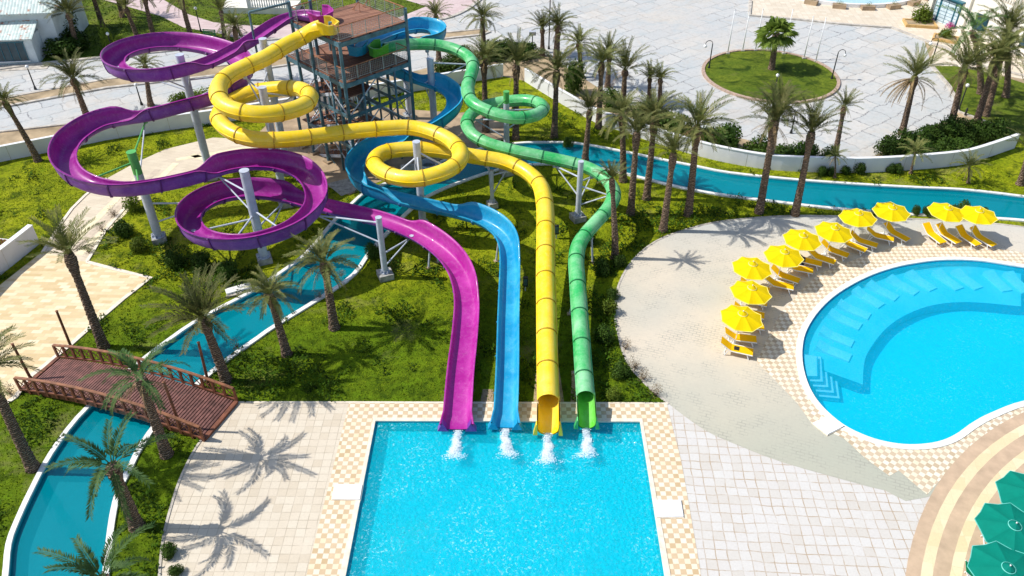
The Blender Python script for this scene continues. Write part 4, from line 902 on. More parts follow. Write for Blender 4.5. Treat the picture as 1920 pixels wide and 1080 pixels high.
def crown_mesh(name, seed, nf=34, L=2.5, nl=30, wd=.05, wind=.0, el_hi=82, el_lo=-25, mat='frond', droop=(45, 85), ll=.42):
    rs = np.random.default_rng(seed); V = []; F = []
    for i in range(nf):
        t = (i + .5) / nf; az = i * 2.39996 + rs.uniform(-.25, .25); el = R(el_hi + (el_lo - el_hi) * t ** 1.15 + rs.uniform(-8, 8))
        frond(V, F, az, el, L * (.72 + .38 * math.sin(PI * (.15 + .7 * t))) * rs.uniform(.88, 1.1), R(rs.uniform(*droop)), nl, ll, wd, R(rs.uniform(10, 35)), rs, (math.cos(az) * .10, math.sin(az) * .10, .12 * (1 - t)))
    me_o = tri_object(name, np.array(V), F, M[mat]); me = me_o.data; bpy.data.objects.remove(me_o); return me
def dead_mesh(seed, nf=7, L=1.9):
    rs = np.random.default_rng(seed); V = []; F = []
    for i in range(nf): frond(V, F, rs.uniform(0, 2 * PI), R(rs.uniform(-35, 5)), L * rs.uniform(.7, 1.1), R(rs.uniform(45, 75)), 14, .30, .04, R(-35), rs, (0, 0, -.15))
    o = tri_object('dead_fronds', np.array(V), F, M['deadfrond']); me = o.data; bpy.data.objects.remove(o); return me
CR = [crown_mesh('crown', 11 + i, nf=(27, 32, 24, 29)[i], L=(2.5, 2.35, 2.6, 2.4)[i], nl=36, wd=.075, ll=.40, el_hi=(84, 80, 84, 80)[i], el_lo=(12, -12, 26, 4)[i], droop=((35, 80), (45, 95), (25, 65), (40, 85))[i]) for i in range(4)]
CRN = [crown_mesh('crown', 31 + i, nf=(12, 13)[i], L=2.6, nl=46, wd=.08, mat='frond_green', el_hi=78, el_lo=(-22, -8)[i], droop=(60, 88), ll=.46) for i in range(2)]
CRF = [crown_mesh('crown', 51, nf=22, L=2.4, nl=20, wd=.11, el_hi=86, el_lo=-5)]
def skirt_mesh(seed):
    """long withered fronds hanging in a skirt on one side"""
    rs = np.random.default_rng(seed); V = []; F = []
    for i in range(24): frond(V, F, PI + .4 + rs.uniform(-.9, .9) if i < 19 else rs.uniform(-1, 1), R(rs.uniform(-30, 5)), rs.uniform(2.6, 3.6), R(rs.uniform(50, 75)), 26, .17, .05, R(-50), rs, (0, 0, -.15), rw=.06)
    o = tri_object('dead_fronds', np.array(V), F, M['deadfrond']); me = o.data; bpy.data.objects.remove(o); return me
DEAD = [dead_mesh(3, 8, 2.1), dead_mesh(4, 11, 2.1), skirt_mesh(6)]
def trunk(root, top, r0=.3, r1=.21, boot=.33):
    H_ = top.z; rs = np.random.default_rng(int(abs(top.x * 77 + top.z * 91)) + 3); nz = max(14, int(H_ / .085)); n = 14; V = []; F = []
    for i in range(nz + 1):
        t = i / nz; c = Vector((top.x * t ** 1.25, top.y * t ** 1.25, H_ * t)); r = r0 + (r1 - r0) * min(1, t * 1.2) + .08 * math.exp(-t * 18)
        if t > .78: r += (boot - r1) * math.sin(min(1, (t - .78) / .16) * PI / 2) * (1 - max(0, (t - .94) / .06) * .6)
        for k in range(n):
            j = ((k + (i // 2) % 2) % 2); rr = r * (1 + .12 * (j * (i % 2)) + rs.uniform(-.05, .05)); a = 2 * PI * k / n
            V.append((c.x + rr * math.cos(a), c.y + rr * math.sin(a), c.z))
        if i:
            for k in range(n): b = (i - 1) * n; F.append((b + k, b + (k + 1) % n, b + n + (k + 1) % n, b + n + k))
    F.append(tuple(nz * n + k for k in range(n)))
    m = MB(); m.v = V; m.f = F; m.build('trunk', M['bark'], root, False)
npalm = 0
def palm(base, top, label, crown=None, s=1.0, group='date palms around the slides', dead=None, name='date_palm', r0=.29, lean_y=0):
    global npalm
    b = at(*base); t = aty(top[0], top[1], b.y + lean_y) - b; t.y = lean_y
    rt = empty(name, b, 0, label, 'palm tree', group); trunk(rt, t, r0 * (.75 + .25 * s), .205 * s ** .5 * (r0 / .3), .34 * s ** .6 * (r0 / .3))
    me = crown if crown is not None else CR[npalm % 4]
    o = bpy.data.objects.new('crown', me); COL.objects.link(o); o.parent = rt; o.location = t - Vector((0, 0, .05)); o.rotation_euler = (R(random.uniform(-6, 6)), R(random.uniform(-6, 6)), random.uniform(0, 6.28)); o.scale = (s * (1.1 if name == 'date_palm' and b.y > 44 else 1),) * 3
    if dead is None and b.y > 44 and npalm % 2 and name == 'date_palm': dead = 0
    if dead is not None:
        d = bpy.data.objects.new('dead_fronds', DEAD[dead]); COL.objects.link(d); d.parent = rt; d.location = o.location; d.rotation_euler.z = 0 if dead == 2 else random.uniform(0, 6.28); d.scale = (s,) * 3
    npalm += 1; return rt
g1 = 'date palms by the river and the bridge'; g2 = 'date palms between the river and the curved wall'; g3 = 'date palms beside the plaza'; g4 = 'date palms on the far left lawn'
palm((195, 652), (128, 475), 'tall palm with a leaning trunk at the corner of the yellow paved square', CR[2], .92, g1)
palm((425, 716), (380, 597), 'bushy dark palm on the river bank, its trunk rising right of the bridge', CR[0], 1.1, g1)
palm((313, 853), (263, 708), 'palm in front of the bridge, its crown hanging over the deck planks', CRN[1], .85, g1, 0)
palm((257, 988), (210, 872), 'near palm with long arching green fronds over the river below the bridge', CRN[0], .92, g1, r0=.32)
palm((62, 878), (-25, 690), 'palm at the left edge, only its dark leaning trunk in view', CR[0], .9, g1)
palm((236, 1215), (192, 1085), 'palm at the bottom edge of the photo, only its fronds showing over the river', CRN[1], .85, g1)
palm((538, 665), (505, 552), 'palm beside the river with drooping dry fronds, below the magenta loops', CR[1], .72, g1, 1)
palm((627, 615), (608, 492), 'full crowned palm standing alone on the grass right of the river, under the magenta slide', CR[3], .92, g1, 0)
palm((72, 302), (8, 190), 'small leaning palm before the wall at the left edge', CR[1], .62, g4)
palm((165, 224), (137, 148), 'wide crowned palm standing by the left road', CR[3], 1.0, g4, 0)
palm((147, 95), (128, 25), 'palm growing beside the tiled house', CR[0], 1.0, g4)
palm((193, 51), (168, -25), 'thick trunked palm on the far lawn, third from the left of the photo', CR[1], 1, g4)
palm((230, 32), (213, -35), 'farthest palm of the far left lawn, by the pink path', CR[1], .9, g4)
palm((260, 77), (235, 14), 'palm with crown in view over the purple loop, standing on the lawn', CR[2], .8, g4)
palm((289, 74), (270, -8), 'slim dark trunk just left of the tall dark trunk behind the top purple loop', CR[0], .9, g4)
palm((359, 72), (338, -4), 'tall palm behind the top purple loop, near the green bench', CR[3], 1, g4)
palm((422, 72), (414, 20), 'small palm on the lawn before the white balustrade', CR[2], .66, g4)
palm((283, 198), (272, 122), 'short palm seen through the top purple loop', CR[1], .6, g4)
palm((452, 150), (440, 50), 'palm behind the yellow tube, left of the tower', CR[1], .7, g4, 0)
palm((823, 112), (817, 28), 'palm on the road verge behind the blue loop', CR[3], .72, g3, 0)
palm((907, 88), (905, 34), 'palm at the tip of the road median', CR[1], .85, g3)
palm((911, 247), (907, 112), 'dark trunked palm beside the green tube, left of its twin', CR[3], .9, g2)
palm((967, 261), (968, 120), 'dark trunked palm behind the green coil', CR[0], .95, g2, 0)
palm((1039, 258), (1044, 132), 'dark trunked palm right of the green coil', CR[1], .9, g2, 0)
palm((1017, 105), (1017, 54), 'left palm of the pair on the plaza edge by the floodlight', CR[2], .72, g3)
palm((1042, 108), (1045, 47), 'right palm of the pair on the plaza edge by the floodlight', CR[0], .78, g3)
palm((1090, 145), (1085, 82), 'palm in the bushes just right of the floodlight pair', CR[1], .85, g3, 0)
palm((1122, 240), (1128, 117), 'tall palm against the wall with brown hanging leaves', CR[3], .8, g3, 0)
palm((1139, 163), (1143, 104), 'palm half hidden behind the one against the wall', CR[2], .75, g3)
palm((1168, 193), (1172, 132), 'palm with upright fronds at the left corner of the open plaza', CR[2], .95, g3)
palm((1217, 193), (1218, 146), 'smaller left palm of the close pair before the plaza', CR[2], .55, g3)
palm((1237, 200), (1238, 148), 'larger right palm of the close pair before the plaza', CR[0], .6, g3, 0)
palm((1097, 300), (1106, 207), 'slim palm on the far river bank right of the green coil', CR[2], .7, g2)
palm((1168, 340), (1166, 216), 'palm on the near river bank, leftmost of the riverside row', CR[1], .85, g2, 0)
palm((1182, 402), (1194, 248), 'palm second from the left in the riverside row', CR[0], .75, g2)
palm((1212, 373), (1228, 218), 'palm third from the left in the riverside row', CR[3], .85, g2, 0)
palm((1243, 433), (1263, 287), 'short palm with thick trunk, fourth in the riverside row', CR[2], .72, g2)
palm((1290, 404), (1307, 237), 'large crowned palm fifth in the riverside row, before the wall', CR[3], .98, g2, 1)
palm((1423, 399), (1452, 226), 'tall palm on the river bank left of the umbrellas', CR[0], .98, g2, 0)
palm((1440, 315), (1463, 192), 'palm behind the wall, its crown above the taller palm by the river', CR[1], .8, g3)
palm((1490, 403), (1522, 247), 'palm on the near bank close to the umbrellas, crown against the plaza', CR[2], .85, g2)
palm((1563, 300), (1583, 199), 'small topped palm growing from the bushes at the plaza edge', CR[2], .5, g3)
palm((1690, 252), (1716, 143), 'palm with a skirt of long dead fronds at the right of the plaza', CR[2], .9, g3, 2)
palm((1780, 242), (1808, 128), 'palm at the corner of the plaza hedge with some dead fronds', CR[0], 1.15, g3, 0)
palm((1828, 236), (1866, 112), 'mossy trunked palm right of the hedge, near one of two close trunks', CR[3], 1.15, g3)
palm((1848, 217), (1882, 88), 'mossy trunked palm right of the hedge, far one of two close trunks', CR[1], 1.05, g3)
palm((1838, 176), (1824, 58), 'dense blue green palm in front of the hotel wall', CRN[1], 1.15, g3)
palm((1885, 182), (1888, 56), 'tall palm at the right edge in front of the hotel balcony', CR[0], 1.1, g3)
palm((1153, 484), (1147, 335), 'dark palm hugging the green tube above the lawn', CR[2], .45, g2)
palm((1565, 333), (1566, 292), 'young thin palm on the grass before the wall, left of two', CRF[0], .4, g2, r0=.1)
palm((1707, 325), (1716, 285), 'young palm on the grass just before the wall', CRF[0], .52, g2, r0=.12)
palm((1815, 343), (1817, 312), 'low young palm with arching leaves on the grass by the river', CRF[0], .55, g2, r0=.12)
palm((1912, 346), (1930, 280), 'palm at the right edge between wall and river', CR[2], .7, g2)
palm((1955, 372), (1958, 345), 'low palm just outside the right edge, green tips over the river', CRN[0], .5, g2)
palm((1045, 100), (1048, 60), 'dry low palm beside the floodlight pair', CRF[0], .6, g3)
# fan palm on the roundabout
def fan_mesh(seed):
    rs = np.random.default_rng(seed); V = []; F = []
    for i in range(30):
        t = (i + .5) / 30; az = i * 2.4; el = R(84 - 130 * t + rs.uniform(-10, 10)); d = np.array([math.cos(az) * math.cos(el), math.sin(az) * math.cos(el), math.sin(el)]); pl = rs.uniform(.55, .9); c = d * pl; side = np.array([-math.sin(az), math.cos(az), 0]); up = np.cross(d, side)
        b = len(V); V += [-side * .02, side * .02, c]; F.append((b, b + 1, b + 2)); tw = rs.uniform(-.5, .5); side = side * math.cos(tw) + up * math.sin(tw)
        for k in range(20):
            a = R(-88 + 176 * k / 19); L = (.7 + .42 * math.cos(a)) * rs.uniform(.85, 1.1); ld = d * math.cos(a) + side * math.sin(a); mid = c + ld * L * .55; tip = c + ld * L; tip[2] -= .28 + .22 * (1 - t); mid[2] -= .03; w_ = np.cross(ld, up); w_ = w_ / (np.linalg.norm(w_) + 1e-6) * .045
            b = len(V); V += [c, mid - w_, tip, mid + w_]; F += [(b, b + 1, b + 2), (b, b + 2, b + 3)]
    o = tri_object('crown', np.array(V), F, M['frond_fan']); me = o.data; bpy.data.objects.remove(o); return me
palm((1446, 131), (1456, 63), 'bright green fan palm alone in the middle of the round lawn', fan_mesh(5), 1.2, None, name='fan_palm', r0=.3)

# ------------------------------------------------------------ shrubs
def clump_mesh(seed, n=1500, leaf=.085, shell=.55):
    rs = np.random.default_rng(seed); lob = rs.normal(0, 1, (9, 3)); lob /= np.linalg.norm(lob, axis=1)[:, None]; lob = lob * .45 * rs.random((9, 1)) ** .3; lr = rs.uniform(.38, .62, 9)
    k = rs.integers(0, 9, n); d = rs.normal(0, 1, (n, 3)); d /= np.linalg.norm(d, axis=1)[:, None]; rad = lr[k] * (shell + (1 - shell) * rs.random(n) ** .5)
    P = lob[k] + d * rad[:, None]; P[:, 2] = np.abs(P[:, 2] + .45) ; a = rs.normal(0, 1, (n, 3)); a /= np.linalg.norm(a, axis=1)[:, None]; b = np.cross(a, d); b /= np.maximum(.01, np.linalg.norm(b, axis=1))[:, None]
    s = leaf * rs.uniform(.6, 1.3, n)[:, None]; V = np.stack([P - a * s, P + b * s * .6, P + a * s, P - b * s * .6], 1).reshape(-1, 3); F = np.arange(4 * n).reshape(-1, 4)
    return V, F
def shrub_me(seed, mat, n, leaf):
    V, F = clump_mesh(seed, n, leaf); o = tri_object('foliage', V, F, M[mat], 4); me = o.data; bpy.data.objects.remove(o); return me
SH = [shrub_me(i, 'shrub', 2600, .07) for i in range(3)]; SL = [shrub_me(20 + i, 'shrub_lt', 1400, .07) for i in range(2)]; SD = [shrub_me(30 + i, 'dry', 420, .05) for i in range(2)]
def stem_me():
    m = MB()
    for k in range(7): a = k * .9; m.cyl((0, 0, 0), (math.cos(a) * .3, math.sin(a) * .3, .55), .03, .012, 5)
    o = m.build('stems', M['bark']); me = o.data; bpy.data.objects.remove(o); return me
STEM = stem_me(); nsh = 0
def shrub(px, py, rx, rz, label, kind=0, group=None, ry=None, cat='shrub', z=0):
    global nsh
    p = at(px, py, z); rt = empty('shrub', p, 0, label, cat, group); me = (SH, SL, SD)[kind]
    o = bpy.data.objects.new('foliage', me[nsh % len(me)]); COL.objects.link(o); o.parent = rt; o.scale = (rx, ry or rx, rz); o.rotation_euler.z = nsh * 1.7
    s = bpy.data.objects.new('stems', STEM); COL.objects.link(s); s.parent = rt; s.scale = (rx, ry or rx, rz); nsh += 1
hg = 'dark bushes along the curved wall'
for x, y, rx, rz, lb in ((845, 130, 2.2, 1.5, 'dark bush behind the wall between the tower and the green tube'), (873, 118, 1.9, 1.7, 'dark bush under the crest of the green tube'), (925, 104, 2.0, 1.3, 'dark bush beside the tip of the road median'), (955, 98, 1.8, 1.3, 'bush left of the floodlight'), (990, 103, 1.8, 1.3, 'bush at the foot of the floodlight'), (1075, 170, 1.3, 2.6, 'tall dark bush with an upright column shape against the wall'), (1150, 197, 1.5, 1.4, 'round dark bush beside the palm at the plaza corner'), (1215, 228, 1.7, 1.7, 'bush under the close pair of palms'), (1245, 245, 1.8, 1.7, 'wide bush right of the close pair of palms'), (1277, 258, 1.7, 1.6, 'bush behind the wall left of the big crowned palm'), (1325, 270, 1.5, 1.5, 'bush just behind the big crowned riverside palm'), (1362, 279, 1.8, 1.9, 'largest round dark bush at the plaza edge'), (1418, 292, 1.5, 1.5, 'bush behind the tall riverside palm, left'), (1460, 300, 1.6, 1.4, 'bush behind the tall riverside palm, right'), (1505, 302, 1.5, 1.5, 'bush by the lamp near the wall'), (1547, 305, 1.2, 1.3, 'small round bush beside the small topped palm')):
    shrub(x, y + 4, rx, rz, lb, 0, hg)
hd = [(1665, 290), (1692, 285), (1718, 277), (1745, 268), (1772, 258), (1798, 262), (1822, 262), (1845, 264), (1868, 264), (1700, 298), (1732, 296), (1765, 290), (1795, 286)]
for i, (x, y) in enumerate(hd): shrub(x, y + 3, 1.55, 1.6 if i < 9 else 1.2, ['dark hedge bush at the left end of the plaza hedge', 'second dark bush from the left in the plaza hedge', 'hedge bush left of the skirted palm trunk', 'tall hedge bush just left of the corner palm', 'hedge bush around the foot of the corner palm', 'hedge bush just right of the corner palm', 'hedge bush left of the mossy trunk', 'hedge bush right of the mossy trunk', 'last hedge bush at the narrow right end', 'low front hedge bush near the young palm', 'second low front hedge bush', 'third low front hedge bush', 'rightmost low front hedge bush'][i], 0, 'hedge bushes between the plaza and the curved wall')
for i, (x, y, r) in enumerate([(1540, 325, .5), (1555, 324, .45), (1583, 322, .5), (1610, 322, .6), (1668, 319, .5), (1682, 319, .55)]): shrub(x, y + 4, r, r * 1.3, 'spindly bush against the white wall, number %s from the left' % ('one', 'two', 'three', 'four', 'five', 'six')[i], 0, 'small bushes before the white wall')
for i, (x, y, r) in enumerate([(1715, 400, .45), (1737, 401, .5), (1760, 402, .5), (1783, 403, .6), (1806, 400, .7), (1842, 404, .5)]): shrub(x, y + 2, r, r * 1.3, 'small dark riverside bush behind the umbrellas, %s from the left' % ('first', 'second', 'third', 'fourth', 'fifth', 'sixth')[i], 0, 'small bushes on the river edge')
for i, (x, y, r, k, lb) in enumerate([(445, 652, .5, 2, 'dry round shrub on the river edge above the bridge'), (600, 560, .5, 2, 'dry shrub on the river edge left of the lone palm'), (640, 518, .45, 2, 'dry round shrub on the river edge right of the lone palm'), (1145, 322, .6, 2, 'dry shrub beside the green bend'), (215, 405, .6, 2, 'dry low shrub at the edge of the curved path, upper'), (192, 432, .5, 2, 'dry low shrub on the curved path edge, middle'), (167, 475, .55, 2, 'dry low shrub on the curved path, near the yellow paved square'), (1172, 655, .55, 2, 'brown shrub at the left edge of the sandy deck'), (1190, 690, .6, 2, 'brown shrub spilling over the deck edge, upper'), (1206, 712, .6, 2, 'brown shrub spilling over the deck edge, middle'), (1228, 742, .6, 2, 'brown shrub at the corner of deck and tiles'), (1150, 560, .55, 0, 'dark shrub at the deck edge left, halfway'), (1158, 500, .6, 0, 'dark shrub at the deck edge below the palm shadow'), (1128, 512, .8, 0, 'dark bush right of the upper straight of the green slide'), (1140, 588, .75, 1, 'light bush beside the middle of the green slide'), (1132, 640, .8, 0, 'dark bush beside the lower straight of the green slide'), (1165, 705, .7, 0, 'dark bush near the mouth of the green slide, left of the brown shrubs'), (1150, 745, .6, 1, 'light low bush on the lawn corner just right of the green mouth'), (1105, 455, .8, 0, 'dark bush under the last bend of the green slide'), (318, 1040, .5, 0, 'small bush at the edge of the cream slabs, bottom left'), (330, 1075, .4, 0, 'tiny bush on the slabs at the bottom edge'), (20, 740, .6, 2, 'dry shrub at the near left corner of the bridge'), (250, 395, .9, 1, 'loose light bush right of the curved path'), (235, 440, .9, 0, 'dark bush between the path and the green topped column'), (262, 470, .8, 1, 'bush in front of the green topped column'), (330, 500, .9, 0, 'dark bush behind the bushy palm, left'), (385, 505, 1.0, 0, 'dark bush behind the bushy palm, middle'), (430, 520, .9, 0, 'dark bush behind the bushy palm, right'), (700, 480, .7, 0, 'bush at the river edge beside the slim column'), (960, 285, .6, 0, 'bush in the river bend under the green tube'), (1065, 275, .6, 0, 'bush overhanging the river right of the yellow tube')]):
    shrub(x, y, r, r * 1.2, lb, k, 'loose shrubs in the garden')
for i, (x, y) in enumerate([(104, 60), (100, 84), (124, 70), (96, 34), (120, 96), (135, 88)]): shrub(x, y + 4, 2.6, 2.6 if i < 4 else 1.6, ['dark bush beside the house wall, middle', 'dark bush at the house corner', 'dark bush farthest from the house wall', 'dark bush at the top beside the roof', 'low dark bush at the road edge by the house', 'low dark bush right of the other house bushes'][i], 0, 'dark bushes beside the tiled house')
shrub(205, 92, .9, 2.6, 'bright green tapering bush on the far lawn', 1); shrub(228, 88, .7, 1.2, 'small brown green bush on the far lawn', 1)
shrub(350, 192, 2.0, 1.0, 'low bright hedge bush on the median behind the purple leg', 1); shrub(385, 188, 1.8, .9, 'low hedge bush under the yellow tube', 1)
shrub(1725, 42, 1.7, 2.0, 'yellow green bush in the stone planter left of the hotel door', 1); shrub(1772, 72, 1.1, 1.0, 'sparse bush in the low planter right of the hotel door', 1)

# grass and ground cover: leaf-sized faces scattered where the lawns are
excl = [river, splash, lp, slabL_o, slabR, deckO, chkR, chkS, pathL, padT, padC, plazaL]
def scatter(poly, n, box, excl=excl):
    P = np.stack([RNG.uniform(box[0], box[1], n), RNG.uniform(box[2], box[3], n)], 1); k = pip(P, poly)
    for e_ in excl: k &= ~pip(P, e_)
    P = P[k]; return P
def tufts(name, P, hmin, hmax, wd, mat, label, spread=.06, lean=.5):
    n = len(P); a = RNG.uniform(0, 2 * PI, n); h = RNG.uniform(hmin, hmax, n); d = np.stack([np.cos(a), np.sin(a), np.zeros(n)], 1); s = np.stack([-np.sin(a), np.cos(a), np.zeros(n)], 1)
    B = np.concatenate([P, np.zeros((n, 1))], 1) if P.shape[1] == 2 else P
    w_ = wd * RNG.uniform(.6, 1.4, n)[:, None]; top = B + d * (h * lean)[:, None] + np.array([0, 0, 1]) * h[:, None]
    V = np.stack([B - s * w_, B + s * w_, top], 1).reshape(-1, 3); F = np.arange(3 * n).reshape(-1, 3)
    o = tri_object(name, V, F, M[mat]); tag(o, label, 'grass', kind='stuff'); return o
lawnbox = (-40, 40, 18, 72)
P0 = scatter(lawn_main, 330000, lawnbox)
tufts('grass', P0, .03, .09, .035, 'blade', 'short bright green grass over the garden lawn')
# darker creeping plants in patches
def vnoise(P, f, seed):
    rs = np.random.default_rng(seed); s = 0
    for k in range(5):
        a = rs.uniform(0, 2 * PI); w_ = f * rs.uniform(.6, 1.6); s = s + np.sin(P[:, 0] * w_ * math.cos(a) + P[:, 1] * w_ * math.sin(a) + rs.uniform(0, 6.28))
    return s / 5
P1 = scatter(lawn_main, 420000, lawnbox); nz = vnoise(P1, 1.5, 2) + .6 * vnoise(P1, 4.5, 3) + .4 * vnoise(P1, 11, 9)
def near(P, x, y, r): c = at(x, y); return np.exp(-((P[:, 0] - c.x) ** 2 + (P[:, 1] - c.y) ** 2) / r ** 2)
bias = np.zeros(len(P1)) - .15
for x, y, r, k in ((330, 490, 2.5, .8), (420, 520, 2.5, .8), (250, 430, 2.2, .6), (235, 600, 2.5, .25), (470, 700, 2.5, .6), (540, 700, 2, .3), (90, 780, 3, .4), (270, 930, 2.2, .4), (260, 1050, 2, .5), (1140, 560, 2.0, .55), (1150, 660, 2.0, .5), (1180, 725, 1.8, .55), (1140, 610, 1.8, .4), (1150, 500, 1.8, .5), (1200, 450, 3, .6), (1300, 400, 3, .35), (1450, 392, 3, .5), (1360, 400, 3, .4), (1080, 230, 4, .25), (720, 600, 2.5, .25), (560, 720, 2.5, .35), (680, 720, 2, .2), (800, 560, 2, .2), (1240, 420, 3, .4), (960, 720, 2, .2), (1600, 332, 4, .1), (760, 500, 2, .3)):
    bias += k * near(P1, x, y, r)
keep = nz + bias * 1.2 > .38; P1 = P1[keep]; z1 = RNG.uniform(0, .38, len(P1)) * np.clip((nz + bias)[keep], .3, 1.1); P1 = np.concatenate([P1, z1[:, None]], 1)
tufts('ground_cover', P1, .04, .14, .06, 'blade_dk', 'darker creeping leafy plants in patches over the garden lawn', lean=1.2)
Pf = scatter(lawnTL, 60000, (-60, 0, 64, 130), [pink]); tufts('grass', Pf, .05, .14, .07, 'blade_dk', 'grass of the far left lawn beyond the road')

# ------------------------------------------------------------ umbrellas
def umbrella(canvas, piping, label, group, r=1.27, h=2.45, ring=False):
    rt = empty('umbrella', (0, 0, 0), 0, label, 'umbrella', group); n = 8; drop = .40; V = [(0, 0, h)]; F = []; seg = 5
    for i in range(n):
        a0, a1 = 2 * PI * i / n, 2 * PI * (i + 1) / n; base = len(V)
        for j in range(1, seg + 1):
            t = j / seg; z = h - drop * (t ** 1.12)
            for k in range(5):
                q = k / 4; x = (math.cos(a0) * (1 - q) + math.cos(a1) * q) * r * t; y = (math.sin(a0) * (1 - q) + math.sin(a1) * q) * r * t; sag = math.sin(PI * q) * .05 * t; f = 1 - math.sin(PI * q) * .03 * t
                V.append((x * f, y * f, z - sag))
        for k in range(4): F.append((0, base + k, base + k + 1))
        for j in range(seg - 1):
            for k in range(4): b = base + j * 5 + k; F.append((b, b + 5, b + 6, b + 1))
    m = MB(); m.v = V; m.f = F; m.build('canopy', canvas, rt)
    m = MB()
    for i in range(n):
        a0, a1 = 2 * PI * i / n, 2 * PI * (i + 1) / n; p = [Vector((math.cos(a) * r, math.sin(a) * r, h - drop)) for a in (a0, a1)]; mid = (p[0] + p[1]) / 2 * .97 - Vector((0, 0, .05)); mid.z = h - drop - .05
        m.bar(p[0], mid, .03, .03).bar(mid, p[1], .03, .03)
    m.build('piping', piping, rt)
    MB().lathe([(.26, h - .06), (.24, h - .02), (.06, h + .09), (.0, h + .10)], n=8).build('vent_cap', canvas, rt)
    m = MB().lathe([(.27, h - .085), (.29, h - .05), (.26, h - .03), (.25, h - .06)], n=20); m.build('cap_ring', piping, rt)
    autosmooth(MB().cyl((0, 0, 0), (0, 0, h + .02), .025, .022, 10).build('pole', M['white'], rt)); MB().lathe([(0, h + .2), (.035, h + .16), (.02, h + .09)], n=8).build('finial', M['white'], rt)
    MB().lathe([(.0, .0), (.28, 0), (.28, .06), (.1, .10), (.04, .28), (0, .28)], n=20).build('base', M['white'], rt)
    for i in range(n):
        a = 2 * PI * i / n; MB().bar((0.03 * math.cos(a), .03 * math.sin(a), h - .05), (math.cos(a) * r * .97, math.sin(a) * r * .97, h - drop - .0), .02).build('rib', M['white'], rt)
    return rt
ug = 'yellow umbrellas around the round pool'
umbs = [((1392, 596), 'nearest yellow umbrella, at the bottom end of the row, above the lowest loungers'), ((1409, 548), 'yellow umbrella second from the bottom end of the row'), ((1413, 502), 'yellow umbrella third from the bottom, at the left turn of the row'), ((1473, 479), 'yellow umbrella beside the lounger with a navy towel'), ((1507, 448), 'yellow umbrella fifth from the bottom end of the row'), ((1565, 434), 'yellow umbrella sixth from the bottom end of the row'), ((1616, 409), 'yellow umbrella seventh from the bottom, left of the topmost one'), ((1676, 396), 'yellow umbrella touching the river edge, last before the gap in the row'), ((1777, 397), 'left one of the two yellow umbrellas right of the gap'), ((1841, 403), 'rightmost yellow umbrella, nearest the right edge')]
proto = umbrella(M['umb_y'], M['trim_y'], umbs[0][1], ug)
for i, (p, lb) in enumerate(umbs):
    o = proto if i == 0 else copy_tree(proto); q = at(p[0] - 2, p[1] - 9, 2.45); o.location = (q.x, q.y, .03); o.rotation_euler = (R(random.uniform(-3, 3)), R(random.uniform(-3, 3)), R(22 + random.uniform(-8, 8))); o['label'] = lb
pg = umbrella(M['umb_g'], M['trim_g'], 'x', 'green umbrellas at the bottom right corner', r=1.5)
for i, (p, lb) in enumerate((((1940, 920), 'uppermost green umbrella, cut by the right edge'), ((1903, 981), 'middle green umbrella, whole in view at the lower right'), ((1890, 1060), 'lowest green umbrella at the bottom right corner'))):
    o = pg if i == 0 else copy_tree(pg); q = at(p[0], p[1], 2.45); o.location = (q.x, q.y, .05); o.rotation_euler = (R(2), R(-2), R(10 + 12 * i)); o['label'] = lb

# ------------------------------------------------------------ loungers (long axis +x towards the foot)
def lounger(cm, label, group, fm='white'):
    rt = empty('sun_lounger', (0, 0, 0), 0, label, 'sun lounger', group); W = .31
    prof = [(-.95, .82), (-.72, .66), (-.5, .50), (-.3, .38), (-.1, .36), (.4, .35), (.95, .33)]
    V = [(x, s * W, z + dz) for x, z in prof for s, dz in ((-1, 0), (1, 0), (1, .045), (-1, .045))]; F = []
    for i in range(len(prof) - 1):
        for k in range(4): F.append((i * 4 + k, i * 4 + (k + 1) % 4, i * 4 + 4 + (k + 1) % 4, i * 4 + 4 + k))
    F += [(3, 2, 1, 0), tuple(4 * (len(prof) - 1) + k for k in range(4))]
    m = MB(); m.v = V; m.f = F; m.build('sling', cm, rt)
    for s in (-1, 1):
        m = MB()
        for (x0, z0), (x1, z1) in zip(prof, prof[1:]): m.bar((x0, s * (W + .025), z0 + .02), (x1, s * (W + .025), z1 + .02), .045)
        m.build('side_rail', M[fm], rt)
    for x0, x1 in ((-.45, -.62), (.62, .78)):
        for s in (-1, 1): MB().bar((x0, s * W, .36), (x1, s * (W + .02), 0), .045).build('leg', M[fm], rt)
        MB().bar((x1, -W, .02), (x1, W, .02), .04).build('cross_bar', M[fm], rt)
    for s in (-1, 1): MB().bar((-.55, s * W, .5), (-.75, s * W, .05), .03).build('back_support', M[fm], rt)
    return rt
